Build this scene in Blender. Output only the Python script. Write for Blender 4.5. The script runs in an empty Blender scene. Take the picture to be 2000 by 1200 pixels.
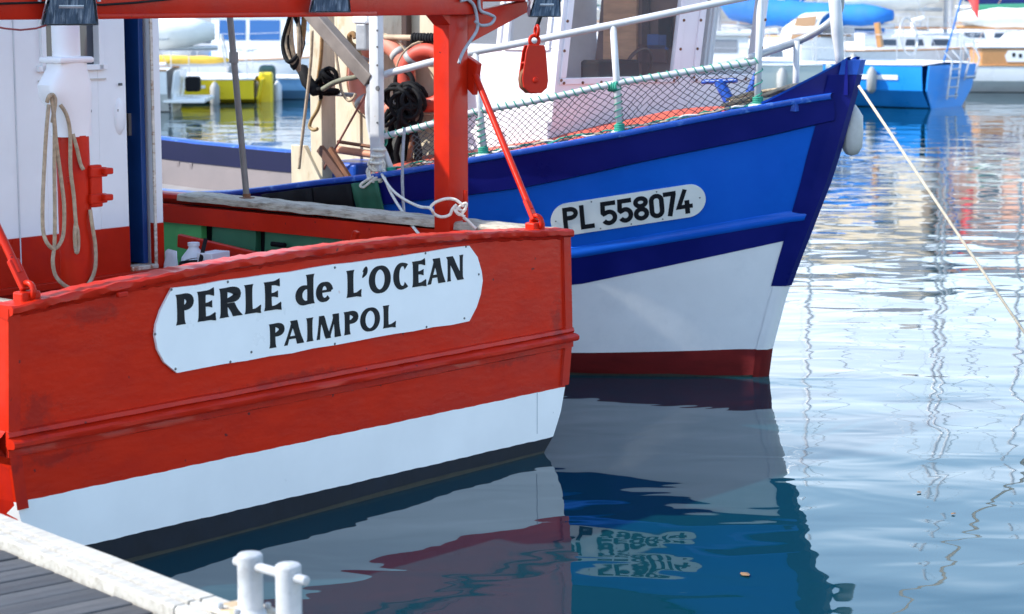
import bpy, bmesh, math, random
from mathutils import Vector, Matrix
R = math.radians
random.seed(7)
sc = bpy.context.scene
COL = sc.collection

# ---------------------------------------------------------------- camera
F_PX, CAM_H = 4200.0, 2.25
PITCH = math.atan(610.0 / F_PX)
cam_d = bpy.data.cameras.new('camera')
cam = bpy.data.objects.new('camera', cam_d); COL.objects.link(cam)
cam.location = (0, 0, CAM_H)
cam.rotation_euler = (R(90) - PITCH, 0, 0)
cam_d.sensor_width = 36; cam_d.lens = F_PX * 36 / 2000
cam_d.clip_start = .1; cam_d.clip_end = 3000
cam_d.dof.use_dof = True; cam_d.dof.focus_distance = 10.2; cam_d.dof.aperture_fstop = 5.0
sc.camera = cam

# ---------------------------------------------------------------- sky, sun, exposure
SUN_EL = R(41)
SUN_XY = Vector((-.985, -.17)).normalized()
SUN = Vector((SUN_XY.x * math.cos(SUN_EL), SUN_XY.y * math.cos(SUN_EL), math.sin(SUN_EL)))
w = bpy.data.worlds.new('World'); sc.world = w; w.use_nodes = True
nt = w.node_tree; nt.nodes.clear()
def N(t, **k):
    n = nt.nodes.new(t)
    for a, b in k.items():
        if a.startswith('_'): n.inputs[a[1:]].default_value = b
        else: setattr(n, a, b)
    return n
sky = N('ShaderNodeTexSky'); sky.sky_type = 'NISHITA'; sky.sun_disc = False
sky.sun_elevation = SUN_EL; sky.sun_rotation = math.atan2(SUN_XY.x, SUN_XY.y)
sky.air_density = 1.2; sky.dust_density = .25; sky.ozone_density = 1.8
tc = N('ShaderNodeTexCoord')
mp = N('ShaderNodeMapping'); mp.inputs['Scale'].default_value = (1, 1, 3.6); mp.inputs['Location'].default_value = (3.1, .4, 1.3)
cn = N('ShaderNodeTexNoise'); cn.inputs['Scale'].default_value = 2.6; cn.inputs['Detail'].default_value = 7; cn.inputs['Roughness'].default_value = .58
cr = N('ShaderNodeValToRGB'); cr.color_ramp.elements[0].position = .40; cr.color_ramp.elements[1].position = .62
cm = N('ShaderNodeMath', operation='MULTIPLY')
sx = N('ShaderNodeSeparateXYZ'); ce = N('ShaderNodeMapRange'); ce.inputs[1].default_value = .12; ce.inputs[2].default_value = .24; ce.inputs[3].default_value = .92; ce.inputs[4].default_value = .06
mix = N('ShaderNodeMix', data_type='RGBA'); mix.inputs[7].default_value = (6.2, 6.9, 8.2, 1)
bg = N('ShaderNodeBackground'); bg.inputs['Strength'].default_value = .15
out = N('ShaderNodeOutputWorld')
L = nt.links.new
L(tc.outputs['Generated'], mp.inputs['Vector']); L(mp.outputs[0], cn.inputs['Vector']); L(cn.outputs['Fac'], cr.inputs[0])
L(tc.outputs['Generated'], sx.inputs[0]); L(sx.outputs[2], ce.inputs[0]); L(ce.outputs[0], cm.inputs[1]); L(cr.outputs[0], cm.inputs[0]); L(cm.outputs[0], mix.inputs[0]); L(sky.outputs[0], mix.inputs[6]); L(mix.outputs[2], bg.inputs[0]); L(bg.outputs[0], out.inputs[0])
sl = bpy.data.lights.new('sun', 'SUN'); sl.energy = 2.7; sl.angle = R(.55); sl.color = (1, .955, .88)
so = bpy.data.objects.new('sun', sl); COL.objects.link(so)
so.rotation_euler = SUN.to_track_quat('Z', 'Y').to_euler()
sc.view_settings.view_transform = 'Standard'; sc.view_settings.look = 'None'
sc.view_settings.exposure = 1.5; sc.view_settings.gamma = 1
sc.view_settings.use_curve_mapping = False
sc.cycles.use_denoising = True
sc.cycles.max_bounces = 8

# ---------------------------------------------------------------- materials
MATS = {}
def mat(name, col, rough=.5, var=.12, scale=4, bump=.0, bscale=40, col2=None, lo=.45, hi=.62, spots=None, spot_scale=30, spot_amt=.72,
        metal=0, streak=None, spec=.5, coat=0, emit=None):
    """procedural paint / wood / metal: base colour with broad noise variation, optional second colour patches, spots and relief"""
    if name in MATS: return MATS[name]
    m = bpy.data.materials.new(name); m.use_nodes = True
    t = m.node_tree; b = t.nodes['Principled BSDF']; ln = t.links.new
    b.inputs['Roughness'].default_value = rough; b.inputs['Metallic'].default_value = metal
    b.inputs['Specular IOR Level'].default_value = spec
    b.inputs['Coat Weight'].default_value = coat
    tc = t.nodes.new('ShaderNodeTexCoord'); src = tc.outputs['Object']
    if streak:
        mp = t.nodes.new('ShaderNodeMapping'); mp.inputs['Scale'].default_value = streak; ln(src, mp.inputs[0]); src = mp.outputs[0]
    n1 = t.nodes.new('ShaderNodeTexNoise'); n1.inputs['Scale'].default_value = scale; n1.inputs['Detail'].default_value = 6; n1.inputs['Roughness'].default_value = .6
    ln(src, n1.inputs['Vector'])
    mr = t.nodes.new('ShaderNodeMapRange'); mr.inputs[1].default_value = .3; mr.inputs[2].default_value = .7
    mr.inputs[3].default_value = 1 - var; mr.inputs[4].default_value = 1 + var
    ln(n1.outputs['Fac'], mr.inputs[0])
    mx = t.nodes.new('ShaderNodeMix'); mx.data_type = 'RGBA'; mx.blend_type = 'MULTIPLY'; mx.inputs[0].default_value = 1
    mx.inputs[6].default_value = (*col, 1); ln(mr.outputs[0], mx.inputs[7]); cur = mx.outputs[2]
    if col2:
        n2 = t.nodes.new('ShaderNodeTexNoise'); n2.inputs['Scale'].default_value = scale * 1.7; n2.inputs['Detail'].default_value = 8; n2.inputs['Roughness'].default_value = .65
        ln(src, n2.inputs['Vector'])
        r2 = t.nodes.new('ShaderNodeMapRange'); r2.inputs[1].default_value = lo; r2.inputs[2].default_value = hi; ln(n2.outputs['Fac'], r2.inputs[0])
        m2 = t.nodes.new('ShaderNodeMix'); m2.data_type = 'RGBA'; ln(r2.outputs[0], m2.inputs[0]); ln(cur, m2.inputs[6]); m2.inputs[7].default_value = (*col2, 1); cur = m2.outputs[2]
    if spots:
        n3 = t.nodes.new('ShaderNodeTexNoise'); n3.inputs['Scale'].default_value = spot_scale; n3.inputs['Detail'].default_value = 3; ln(tc.outputs['Object'], n3.inputs['Vector'])
        r3 = t.nodes.new('ShaderNodeMapRange'); r3.inputs[1].default_value = spot_amt; r3.inputs[2].default_value = spot_amt + .03; ln(n3.outputs['Fac'], r3.inputs[0])
        m3 = t.nodes.new('ShaderNodeMix'); m3.data_type = 'RGBA'; ln(r3.outputs[0], m3.inputs[0]); ln(cur, m3.inputs[6]); m3.inputs[7].default_value = (*spots, 1); cur = m3.outputs[2]
    ln(cur, b.inputs['Base Color'])
    rr = t.nodes.new('ShaderNodeMapRange'); rr.inputs[1].default_value = .3; rr.inputs[2].default_value = .7
    rr.inputs[3].default_value = max(.03, rough - .1); rr.inputs[4].default_value = min(1, rough + .1); ln(n1.outputs['Fac'], rr.inputs[0]); ln(rr.outputs[0], b.inputs['Roughness'])
    if bump:
        nb = t.nodes.new('ShaderNodeTexNoise'); nb.inputs['Scale'].default_value = bscale; nb.inputs['Detail'].default_value = 4; ln(src, nb.inputs['Vector'])
        bp = t.nodes.new('ShaderNodeBump'); bp.inputs['Strength'].default_value = 1; bp.inputs['Distance'].default_value = bump
        ln(nb.outputs['Fac'], bp.inputs['Height']); ln(bp.outputs[0], b.inputs['Normal'])
    MATS[name] = m
    return m
def glass(name, col=(.03, .035, .04), rough=.05, alpha=1):
    if name in MATS: return MATS[name]
    m = bpy.data.materials.new(name); m.use_nodes = True; b = m.node_tree.nodes['Principled BSDF']
    b.inputs['Base Color'].default_value = (*col, 1); b.inputs['Roughness'].default_value = rough; b.inputs['Alpha'].default_value = alpha
    MATS[name] = m; return m

RED = mat('red gloss paint', (.46, .017, .0045), .34, .16, 3, .0010, 26, spots=(.10, .012, .012), spot_scale=22, spot_amt=.72, col2=(.38, .014, .010), lo=.5, hi=.75, spec=.16)
REDT = mat('red gloss paint brushed', (.52, .019, .004), .32, .12, 1.8, .0018, 11, spots=(.09, .012, .014), spot_scale=17, spot_amt=.70, col2=(.42, .013, .004), lo=.45, hi=.75, spec=.14, streak=(1, 1, 2.6))
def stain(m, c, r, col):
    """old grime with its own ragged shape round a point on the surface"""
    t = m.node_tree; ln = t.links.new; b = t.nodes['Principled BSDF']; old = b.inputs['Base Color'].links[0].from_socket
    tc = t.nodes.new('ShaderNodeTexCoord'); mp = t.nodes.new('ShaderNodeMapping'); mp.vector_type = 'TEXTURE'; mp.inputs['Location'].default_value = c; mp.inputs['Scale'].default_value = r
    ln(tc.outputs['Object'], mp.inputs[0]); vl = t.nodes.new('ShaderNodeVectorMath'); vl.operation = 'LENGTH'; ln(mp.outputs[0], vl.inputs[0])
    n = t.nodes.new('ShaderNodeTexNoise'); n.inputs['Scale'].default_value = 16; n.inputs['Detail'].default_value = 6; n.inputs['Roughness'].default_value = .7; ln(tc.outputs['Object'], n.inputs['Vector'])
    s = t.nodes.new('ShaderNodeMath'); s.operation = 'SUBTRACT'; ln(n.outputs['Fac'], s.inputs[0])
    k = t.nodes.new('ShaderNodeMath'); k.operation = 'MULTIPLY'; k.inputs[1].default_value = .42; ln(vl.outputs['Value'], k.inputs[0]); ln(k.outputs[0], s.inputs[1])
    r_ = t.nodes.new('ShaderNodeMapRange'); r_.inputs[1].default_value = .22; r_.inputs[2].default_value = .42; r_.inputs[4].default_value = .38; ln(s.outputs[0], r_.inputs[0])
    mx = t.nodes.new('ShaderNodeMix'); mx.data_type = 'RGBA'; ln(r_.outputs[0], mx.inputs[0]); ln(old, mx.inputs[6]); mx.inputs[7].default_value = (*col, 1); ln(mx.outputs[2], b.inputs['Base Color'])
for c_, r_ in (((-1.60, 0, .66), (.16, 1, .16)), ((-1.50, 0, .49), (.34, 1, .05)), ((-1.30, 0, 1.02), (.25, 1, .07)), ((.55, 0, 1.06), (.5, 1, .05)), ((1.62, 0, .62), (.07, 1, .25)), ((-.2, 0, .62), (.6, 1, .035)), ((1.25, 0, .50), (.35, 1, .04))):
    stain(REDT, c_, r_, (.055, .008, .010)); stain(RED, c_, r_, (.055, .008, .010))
WHITEP = mat('white hull paint', (.80, .80, .79), .35, .05, 2, .0008, 14, spots=(.42, .42, .42), spot_scale=24, spot_amt=.76)
BOOT = mat('black antifouling', (.010, .014, .022), .6, .3, 5, .002, 20, spec=.2)
PLATE = mat('white sign paint', (.80, .80, .80), .32, .04, 3, .0002, 30, spots=(.62, .40, .36), spot_scale=9, spot_amt=.74)
INK = mat('black lettering paint', (.009, .010, .013), .5, .2, 20, spots=(.30, .30, .30), spot_scale=90, spot_amt=.77, spec=.15)
SCREW = mat('dull screw', (.10, .10, .10), .5)
WOODW = mat('weathered grey wood', (.42, .375, .30), .85, .25, 4, .005, 14, col2=(.15, .115, .075), lo=.48, hi=.70, streak=(6, 1.6, 8))
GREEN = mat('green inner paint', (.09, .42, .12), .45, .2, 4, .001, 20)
GREEND = mat('shaded green inner paint', (.028, .125, .062), .45, .25, 4, .001, 20)  # same green paint with the shade put into its colour
BLACK = mat('black rubber', (.010, .010, .011), .75, .3, 6, .003, 20, spec=.15)
DARK = mat('near black', (.006, .006, .007), .9, spec=.1)
CABW = mat('white cabin paint', (.76, .76, .77), .38, .05, 2.5, .0012, 10, spots=(.50, .46, .42), spot_scale=15, spot_amt=.75)
BLUED = mat('blue door paint', (.008, .05, .20), .4, .2, 4)
BLUE = mat('bright blue hull paint', (.004, .085, .46), .36, .10, 2, .0010, 12, col2=(.005, .10, .50), lo=.45, hi=.7, spec=.22)
NAVY = mat('navy hull paint', (.004, .007, .115), .36, .18, 3, .0010, 14, spec=.22)
BLUETOP = mat('worn blue rail paint', (.008, .065, .36), .36, .2, 8, .001, 30, col2=(.12, .26, .62), lo=.58, hi=.72)
ANTIF = mat('dark red antifouling', (.11, .008, .008), .7, .2, 5, .001, 20, streak=(1, 1, 4), spec=.15)
WHITEB = mat('white bow paint', (.70, .71, .72), .4, .06, 1.6, .0010, 9, col2=(.62, .64, .66), lo=.5, hi=.75)
CREAM = mat('cream painted steel', (.58, .50, .36), .55, .18, 3, .001, 20, col2=(.34, .21, .09), lo=.56, hi=.78, streak=(3, 3, 1))
DECKR = mat('orange red deck paint', (.50, .085, .05), .6, .2, 6)
GALV = mat('galvanised tube', (.34, .35, .36), .45, .2, 10, metal=.35, spec=.5)
STEEL = mat('grey steel pole', (.16, .15, .145), .5, .25, 9, metal=.3)
BRONZE = mat('weathered channel beam', (.17, .14, .12), .6, .3, 6, .001, 20)
WTUBE = mat('white painted tube', (.50, .51, .52), .4, .10, 8, spots=(.35, .25, .18), spot_scale=30, spot_amt=.74)
TEAL = mat('green lashing', (.02, .25, .17), .8, .3, 20)
NETB = mat('dark net twine', (.02, .025, .035), .85)
ROPEW = mat('off white rope', (.62, .58, .50), .9, .2, 40, .002, 120)
ROPEB = mat('tan rope', (.36, .28, .19), .9, .3, 40, .002, 120)
ROPEBR = mat('brown rope', (.24, .13, .05), .9, .3, 40, .002, 120)
ROPEG = mat('grey rope', (.34, .34, .37), .9, .2, 40, .002, 120)
ORANGE = mat('orange buoy plastic', (.75, .10, .045), .45, .15, 6)
WHITEC = mat('white gelcoat', (.80, .80, .79), .3, .03, 3)
LAMPG = mat('lamp glass', (.07, .10, .15), .15, .5, 14, streak=(6, 1, .6), col2=(.30, .36, .44), lo=.5, hi=.7)  # pale streaks in the colour imitate reflections on the glass
LAMPM = mat('lamp aluminium', (.42, .45, .50), .4, .25, 14, metal=.5)
GLASSD = glass('dark cabin glass', (.025, .03, .04), .06)
GLASSC = glass('clear wheelhouse glass', (.42, .44, .46), .04, .14)
PLANKM = [mat('grey deck plank %d' % i, c, .8, .35, 3, .0016, 60, streak=(14, .9, 12), spec=.3) for i, c in enumerate([(.084, .085, .089), (.066, .067, .071), (.098, .096, .097), (.078, .074, .073)])]
KERB = mat('bleached kerb timber', (.42, .395, .35), .85, .16, 3, .0015, 30, col2=(.27, .245, .205), lo=.48, hi=.75, streak=(10, 1.0, 10), spec=.2)
BOLL = mat('white painted cleat steel', (.40, .405, .41), .55, .18, 9, .0006, 60, spots=(.30, .29, .28), spot_scale=26, spot_amt=.68, col2=(.25, .245, .235), lo=.52, hi=.75, spec=.3)
RUST = mat('rusty steel', (.16, .065, .03), .8, .35, 12, .001, 60)

# ---------------------------------------------------------------- frames and pixels
def cam_ray(u, v):
    f = Vector((0, math.cos(PITCH), -math.sin(PITCH))); up = Vector((0, math.sin(PITCH), math.cos(PITCH)))
    return f + Vector((1, 0, 0)) * ((u - 1000) / F_PX) - up * ((v - 600) / F_PX)
class Frame:
    def __init__(s, ox, oy, ang): s.m = Matrix.Translation((ox, oy, 0)) @ Matrix.Rotation(ang, 4, 'Z'); s.i = s.m.inverted(); s.loc = (ox, oy, 0); s.ang = ang
    def at(s, u, v, x=None, y=None, z=None):
        o = s.i @ Vector((0, 0, CAM_H)); d = s.i.to_3x3() @ cam_ray(u, v)
        k, val = (0, x) if x is not None else ((1, y) if y is not None else (2, z))
        return o + d * ((val - o[k]) / d[k])
    def w(s, p): return s.m @ Vector(p)
RB = Frame(-.802, 9.272, R(51))        # red boat: X starboard, Y forward, origin mid transom on the water
BB = Frame(1.51, 12.63, R(-129))       # blue boat: X starboard, Y forward, origin at the stem foot on the water
WD = Frame(0, 0, 0)

# ---------------------------------------------------------------- mesh collector
class MB:
    def __init__(s): s.v = []; s.f = []
    def add(s, vs, fs):
        n = len(s.v); s.v += [tuple(v) for v in vs]; s.f += [tuple(i + n for i in f) for f in fs]; return s
    def box(s, c, d, rot=None, bev=0):
        x, y, z = d[0] / 2, d[1] / 2, d[2] / 2
        if bev:
            bm = bmesh.new(); bmesh.ops.create_cube(bm, size=1); bmesh.ops.scale(bm, vec=d, verts=bm.verts)
            bmesh.ops.bevel(bm, geom=bm.edges[:], offset=bev, segments=2, affect='EDGES', profile=.5)
            vs = [v.co.copy() for v in bm.verts]; fs = [[v.index for v in f.verts] for f in bm.faces]; bm.free()
        else:
            vs = [Vector((a * x, b * y, e * z)) for e in (-1, 1) for b in (-1, 1) for a in (-1, 1)]
            fs = [(0, 2, 3, 1), (4, 5, 7, 6), (0, 1, 5, 4), (2, 6, 7, 3), (0, 4, 6, 2), (1, 3, 7, 5)]
        if rot is not None: vs = [rot @ v for v in vs]
        return s.add([v + Vector(c) for v in vs], fs)
    def bar(s, a, b, wx, wz, up=(0, 0, 1)):
        """rectangular bar from a to b"""
        a, b = Vector(a), Vector(b); d = (b - a).normalized(); up = Vector(up)
        x = d.cross(up).normalized(); z = x.cross(d)
        vs = [p + x * (i * wx / 2) + z * (j * wz / 2) for p in (a, b) for (i, j) in ((-1, -1), (1, -1), (1, 1), (-1, 1))]
        return s.add(vs, [(3, 2, 1, 0), (4, 5, 6, 7)] + [(i, (i + 1) % 4, 4 + (i + 1) % 4, 4 + i) for i in range(4)])
    def tube(s, pts, r, n=8, closed=False, caps=True):
        pts = [Vector(p) for p in pts]; rs = r if isinstance(r, (list, tuple)) else [r] * len(pts)
        rings = []; m = len(pts); prev = None
        for i, p in enumerate(pts):
            if closed: d = pts[(i + 1) % m] - pts[i - 1]
            else: d = pts[min(i + 1, m - 1)] - pts[max(i - 1, 0)]
            d = d.normalized() if d.length > 1e-9 else Vector((0, 0, 1))
            if prev is None:
                a = Vector((0, 0, 1)) if abs(d.z) < .9 else Vector((1, 0, 0)); x = d.cross(a).normalized()
            else:
                x = prev - d * prev.dot(d); x = x.normalized() if x.length > 1e-6 else d.orthogonal().normalized()
            prev = x; y = d.cross(x)
            rings.append([p + (x * math.cos(6.28318 * k / n) + y * math.sin(6.28318 * k / n)) * rs[i] for k in range(n)])
        vs = [q for rg in rings for q in rg]; fs = []
        for i in range(m if closed else m - 1):
            j = (i + 1) % m
            for k in range(n): fs.append((i * n + k, i * n + (k + 1) % n, j * n + (k + 1) % n, j * n + k))
        if caps and not closed: fs += [tuple(range(n))[::-1], tuple((m - 1) * n + k for k in range(n))]
        return s.add(vs, fs)
    def grid(s, rows):
        """rows: equal length lists of points"""
        n = len(rows[0]); vs = [p for r in rows for p in r]
        return s.add(vs, [(i * n + k, i * n + k + 1, (i + 1) * n + k + 1, (i + 1) * n + k) for i in range(len(rows) - 1) for k in range(n - 1)])
    def prism(s, poly, fn, t):
        """2d outline extruded: fn(x, y, d) -> point, d in (0, t)"""
        n = len(poly); vs = [fn(x, y, 0) for x, y in poly] + [fn(x, y, t) for x, y in poly]
        return s.add(vs, [tuple(range(n)), tuple(range(2 * n - 1, n - 1, -1))] + [(i, n + i, n + (i + 1) % n, (i + 1) % n) for i in range(n)])
    def lathe(s, prof, c, n=16, ax=None):
        """profile of (r, h) turned about a vertical axis at c, or about the matrix ax"""
        c = Vector(c); rows = []
        for r, hh in prof:
            row = []
            for k in range(n + 1):
                p = Vector((r * math.cos(6.28318 * k / n), r * math.sin(6.28318 * k / n), hh))
                row.append((ax @ p if ax is not None else p) + c)
            rows.append(row)
        return s.grid(rows)
    def torus(s, c, rr, r, ax, n=24, k=10):
        pts = [Vector(c) + ax @ Vector((rr * math.cos(6.28318 * i / n), rr * math.sin(6.28318 * i / n), 0)) for i in range(n)]
        return s.tube(pts, r, k, closed=True)
    def build(s, name, m, parent=None, smooth=None, bev=0, label=None, cat=None, group=None, kind=None, seg=2, data=None):
        me = bpy.data.meshes.new(name); me.from_pydata(s.v, [], s.f); me.update()
        bm = bmesh.new(); bm.from_mesh(me); bmesh.ops.recalc_face_normals(bm, faces=bm.faces); bm.to_mesh(me); bm.free()
        o = bpy.data.objects.new(name, me); COL.objects.link(o); me.materials.append(m)
        if smooth is not None:
            me.shade_smooth() if smooth >= 180 else me.set_sharp_from_angle(angle=R(smooth))
            for p in me.polygons: p.use_smooth = True
        if bev:
            b = o.modifiers.new('bevel', 'BEVEL'); b.width = bev; b.segments = seg; b.limit_method = 'ANGLE'; b.angle_limit = R(40)
        if parent: o.parent = parent
        tag(o, label, cat, group, kind); return o
def tag(o, label=None, cat=None, group=None, kind=None):
    for k, v in (('label', label), ('category', cat), ('group', group), ('kind', kind)):
        if v: o[k] = v
    return o
def empty(name, frame, label=None, cat=None, group=None, kind=None, z=0):
    o = bpy.data.objects.new(name, None); COL.objects.link(o); o.empty_display_size = .2
    o.location = (frame.loc[0], frame.loc[1], z); o.rotation_euler = (0, 0, frame.ang); return tag(o, label, cat, group, kind)
def lerp(a, b, t): return a + (b - a) * t
def interp(tab, x):
    if x <= tab[0][0]: return tab[0][1]
    for (a, b), (c, d) in zip(tab, tab[1:]):
        if x <= c: return lerp(b, d, (x - a) / (c - a)) if c > a else d
    return tab[-1][1]
def smooth_path(p, n=6):
    """Catmull-Rom through points"""
    p = [Vector(q) for q in p]; o = []
    for i in range(len(p) - 1):
        a, b, c, d = p[max(i - 1, 0)], p[i], p[i + 1], p[min(i + 2, len(p) - 1)]
        for k in range(n):
            t = k / n; o.append(.5 * ((2 * b) + (c - a) * t + (2 * a - 5 * b + 4 * c - d) * t * t + (3 * b - a - 3 * c + d) * t ** 3))
    return o + [p[-1]]
def sag(a, b, s, n=10): a, b = Vector(a), Vector(b); return [a.lerp(b, i / n) - Vector((0, 0, s * 4 * (i / n) * (1 - i / n))) for i in range(n + 1)]
def subrope(name, pts, r, m, label, group=None, n=7, parent=None, cat='rope'):
    return MB().tube(pts, r, n).build(name, m, parent, 180, label=None if parent else label, cat=None if parent else cat, group=group)

# ---------------------------------------------------------------- lettering: strokes as ribbons in units of the cap height
def ribbon(pts, ws, closed=False):
    """list of (left, right) pairs along a path; ws = widths"""
    o = []; n = len(pts)
    for i, (x, y) in enumerate(pts):
        if closed: a, b = pts[i - 1], pts[(i + 1) % n]
        else: a, b = pts[max(i - 1, 0)], pts[min(i + 1, n - 1)]
        dx, dy = b[0] - a[0], b[1] - a[1]; l = math.hypot(dx, dy) or 1
        wv = (ws[i] if isinstance(ws, (list, tuple)) else ws) / 2
        o.append(((x - dy / l * wv, y + dx / l * wv), (x + dy / l * wv, y - dx / l * wv)))
    return o + ([o[0]] if closed else [])
def miter(pts, wd):
    """ribbon of even width with mitred corners"""
    o = []; n = len(pts)
    for i, p in enumerate(pts):
        nn = []
        for a, b in (((pts[i - 1], p) if i > 0 else (None, None)), ((p, pts[i + 1]) if i < n - 1 else (None, None))):
            if a is None: continue
            dx, dy = b[0] - a[0], b[1] - a[1]; l = math.hypot(dx, dy); nn.append((-dy / l, dx / l))
        if len(nn) == 1: mx, my, k = nn[0][0], nn[0][1], 1
        else:
            mx, my = nn[0][0] + nn[1][0], nn[0][1] + nn[1][1]; l = math.hypot(mx, my); mx /= l; my /= l
            k = min(2, 1 / max(.3, mx * nn[0][0] + my * nn[0][1]))
        o.append(((p[0] + mx * wd / 2 * k, p[1] + my * wd / 2 * k), (p[0] - mx * wd / 2 * k, p[1] - my * wd / 2 * k)))
    return o
def arc(cx, cy, rx, ry, a0, a1, n=18): return [(cx + rx * math.cos(R(a0 + (a1 - a0) * i / n)), cy + ry * math.sin(R(a0 + (a1 - a0) * i / n))) for i in range(n + 1)]
def flared(ch, wd, t):
    """flared roman capitals, wd = width, t = stem weight, h = hairline weight"""
    h = t * .42; S = []
    def stem(c, y0=0, y1=1, tt=t):
        ys = [0, .05, .14, .35, .65, .86, .95, 1]; k = [1.28, 1.10, .97, .91, .91, .97, 1.10, 1.28]
        S.append(ribbon([(c, y0 + (y1 - y0) * q) for q in ys], [tt * e for e in k]))
    def arm(x0, x1, y, up=0, w0=None, w1=None):
        w0 = w0 or h; w1 = w1 or h * 2.0
        q = [(lerp(x0, x1, i / 5), y + up * (i / 5) ** 3) for i in range(6)]
        S.append(ribbon(q, [w0, w0, w0, w0 * 1.1, lerp(w0, w1, .55), w1]))
    def diag(a, b, wa, flare=1.25):
        q = [(lerp(a[0], b[0], i / 7), lerp(a[1], b[1], i / 7)) for i in range(8)]
        k = [flare, 1.08, .97, .93, .93, .97, 1.08, flare]; S.append([((p[0] - wa * e / 2, p[1]), (p[0] + wa * e / 2, p[1])) for p, e in zip(q, k)])
    def bowl(x0, cy, rx, ry):
        p = arc(x0, cy, rx - t * .46, ry - h / 2, 90, -90, 16); S.append(ribbon(p, [lerp(h, t * .95, math.sin(math.pi * i / 16) ** 1.3) for i in range(17)]))
    s = t * .62
    if ch in 'PR':
        stem(s); x0 = s + t * .2; bowl(x0, .73 if ch == 'P' else .745, wd - x0, .27 if ch == 'P' else .255)
        if ch == 'R': diag((s + t * .75, .47), (wd - t * .45, 0), t * 1.12, 1.15)
    elif ch == 'E':
        stem(s); arm(s, wd * .93, 1 - h / 2, .0); arm(s, wd * .82, .53, 0, h * .9, h * 1.7); arm(s, wd, h / 2, .03)
        S.append([((wd * .93 - h * .55, 1), (wd * .93, 1)), ((wd * .93 - h * .2, .80), (wd * .93, .80))]); S.append([((wd - h * .6, .0), (wd - .02, .0)), ((wd - h * .1, .22), (wd, .22))])
    elif ch == 'L':
        stem(s); arm(s, wd * .97, h / 2, .03); S.append([((wd - h * .7, 0), (wd - .03, 0)), ((wd - h * .1, .25), (wd, .25))])
    elif ch == 'I': stem(wd / 2)
    elif ch == 'O':
        p = arc(wd / 2, .5, wd / 2 - t * .47, .52 - h / 2, 0, 360, 40)[:-1]; S.append(ribbon(p, [lerp(h, t, abs(math.cos(2 * math.pi * i / 40)) ** 1.4) for i in range(40)], True))
    elif ch == 'C':
        p = arc(wd / 2 + .04, .5, wd / 2 - t * .40, .52 - h / 2, 48, 312, 30); S.append(ribbon(p, [max(lerp(h, t, abs(math.cos(R(48 + 264 * i / 30))) ** 1.4 if 90 < 48 + 264 * i / 30 < 270 else 0), h * (1 + .9 * max(0, (3 - min(i, 30 - i)) / 3))) for i in range(31)]))
    elif ch == 'A':
        diag((h * .7, 0), (wd * .50, 1), h * 1.25, 1.2); diag((wd * .50, 1), (wd - t * .55, 0), t * 1.1, 1.15); S.append([((wd * .20, .24), (wd * .24, .36)), ((wd * .72, .24), (wd * .66, .36))])
    elif ch == 'N':
        stem(h * .9, 0, 1, h * 1.3); stem(wd - h * .9, 0, 1, h * 1.3); diag((t * .45, 1), (wd - t * .5, 0), t * 1.1, 1.05)
    elif ch == 'M':
        diag((h * .6, 0), (wd * .17, 1), h * 1.2, 1.2); diag((wd * .20, 1), (wd * .48, .0), t * .95, 1.0); diag((wd * .48, 0), (wd * .80, 1), h * 1.1, 1); diag((wd * .80, 1), (wd - t * .5, 0), t * 1.0, 1.15)
    elif ch == 'd':
        stem(wd - t * .5, 0, 1.06, t); p = arc(wd * .56, .34, wd * .56 - t * .45, .35 - h / 2, 60, 300, 24); S.append(ribbon(p, [lerp(h, t, max(0, -math.cos(R(60 + 10 * i))) ** 1.2) for i in range(25)]))
    elif ch == 'e':
        p = arc(wd * .5, .35, wd * .5 - t * .42, .36 - h / 2, 5, 318, 30); S.append(ribbon(p, [lerp(h, t * .95, abs(math.cos(R(5 + 313 * i / 30))) ** 1.3 if i < 27 else .1) for i in range(31)]))
        S.append([((t * .5, .33), (t * .5, .42)), ((wd * .9, .33), (wd * .9, .42))])
    elif ch == "'":
        S.append(ribbon(smooth2([(wd * .45, 1.0), (wd * .62, .93), (wd * .62, .82), (wd * .15, .66)]), [.04, .20, .27, .29, .29, .27, .25, .22, .20, .16, .12, .08, .02][:13]))
    return S
def smooth2(p, n=4): return [(q.x, q.y) for q in smooth_path([(a, b, 0) for a, b in p], n)]
def grotesk(ch, wd, t):
    """condensed sans figures with even strokes"""
    S = []; a, b = t / 2, wd - t / 2; r = (b - a) / 2; m = (a + b) / 2
    if ch == 'P': S.append(miter([(a, 0), (a, 1)], t)); S.append(ribbon([(a, 1 - t / 2), (m, 1 - t / 2)] + arc(m, .73, r, .27 - t / 2, 90, -90, 12) + [(a, .46 + t / 2)], t))
    elif ch == 'L': S.append(miter([(a, 1), (a, t / 2), (wd, t / 2)], t))
    elif ch == '5':
        S.append(miter([(b + t * .3, 1 - t / 2), (a + .02, 1 - t / 2), (a, .50)], t))
        S.append(ribbon([(a, .55)] + arc(m, .60 - .27 + .0, r, .30 - t / 2 + .02, 140, -150, 22), t))
    elif ch == '8':
        S.append(ribbon(arc(m, .75, r * .95, .25 - t / 2, 0, 360, 24)[:-1], t, True)); S.append(ribbon(arc(m, .28, r, .28 - t / 2, 0, 360, 24)[:-1], t, True))
    elif ch == '0': S.append(ribbon(arc(m, 1 - r - t / 2, r, r, 0, 180, 12) + arc(m, r + t / 2, r, r, 180, 360, 12), t, True))
    elif ch == '7': S.append(miter([(0, 1 - t / 2), (b, 1 - t / 2), (b, .86), (wd * .42, 0)], t))
    elif ch == '4': S.append(miter([(wd * .62, 1), (a * .8, .30), (wd + .04, .30)], t * .9)); S.append(miter([(wd * .70, .55), (wd * .70, 0)], t))
    return S
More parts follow.
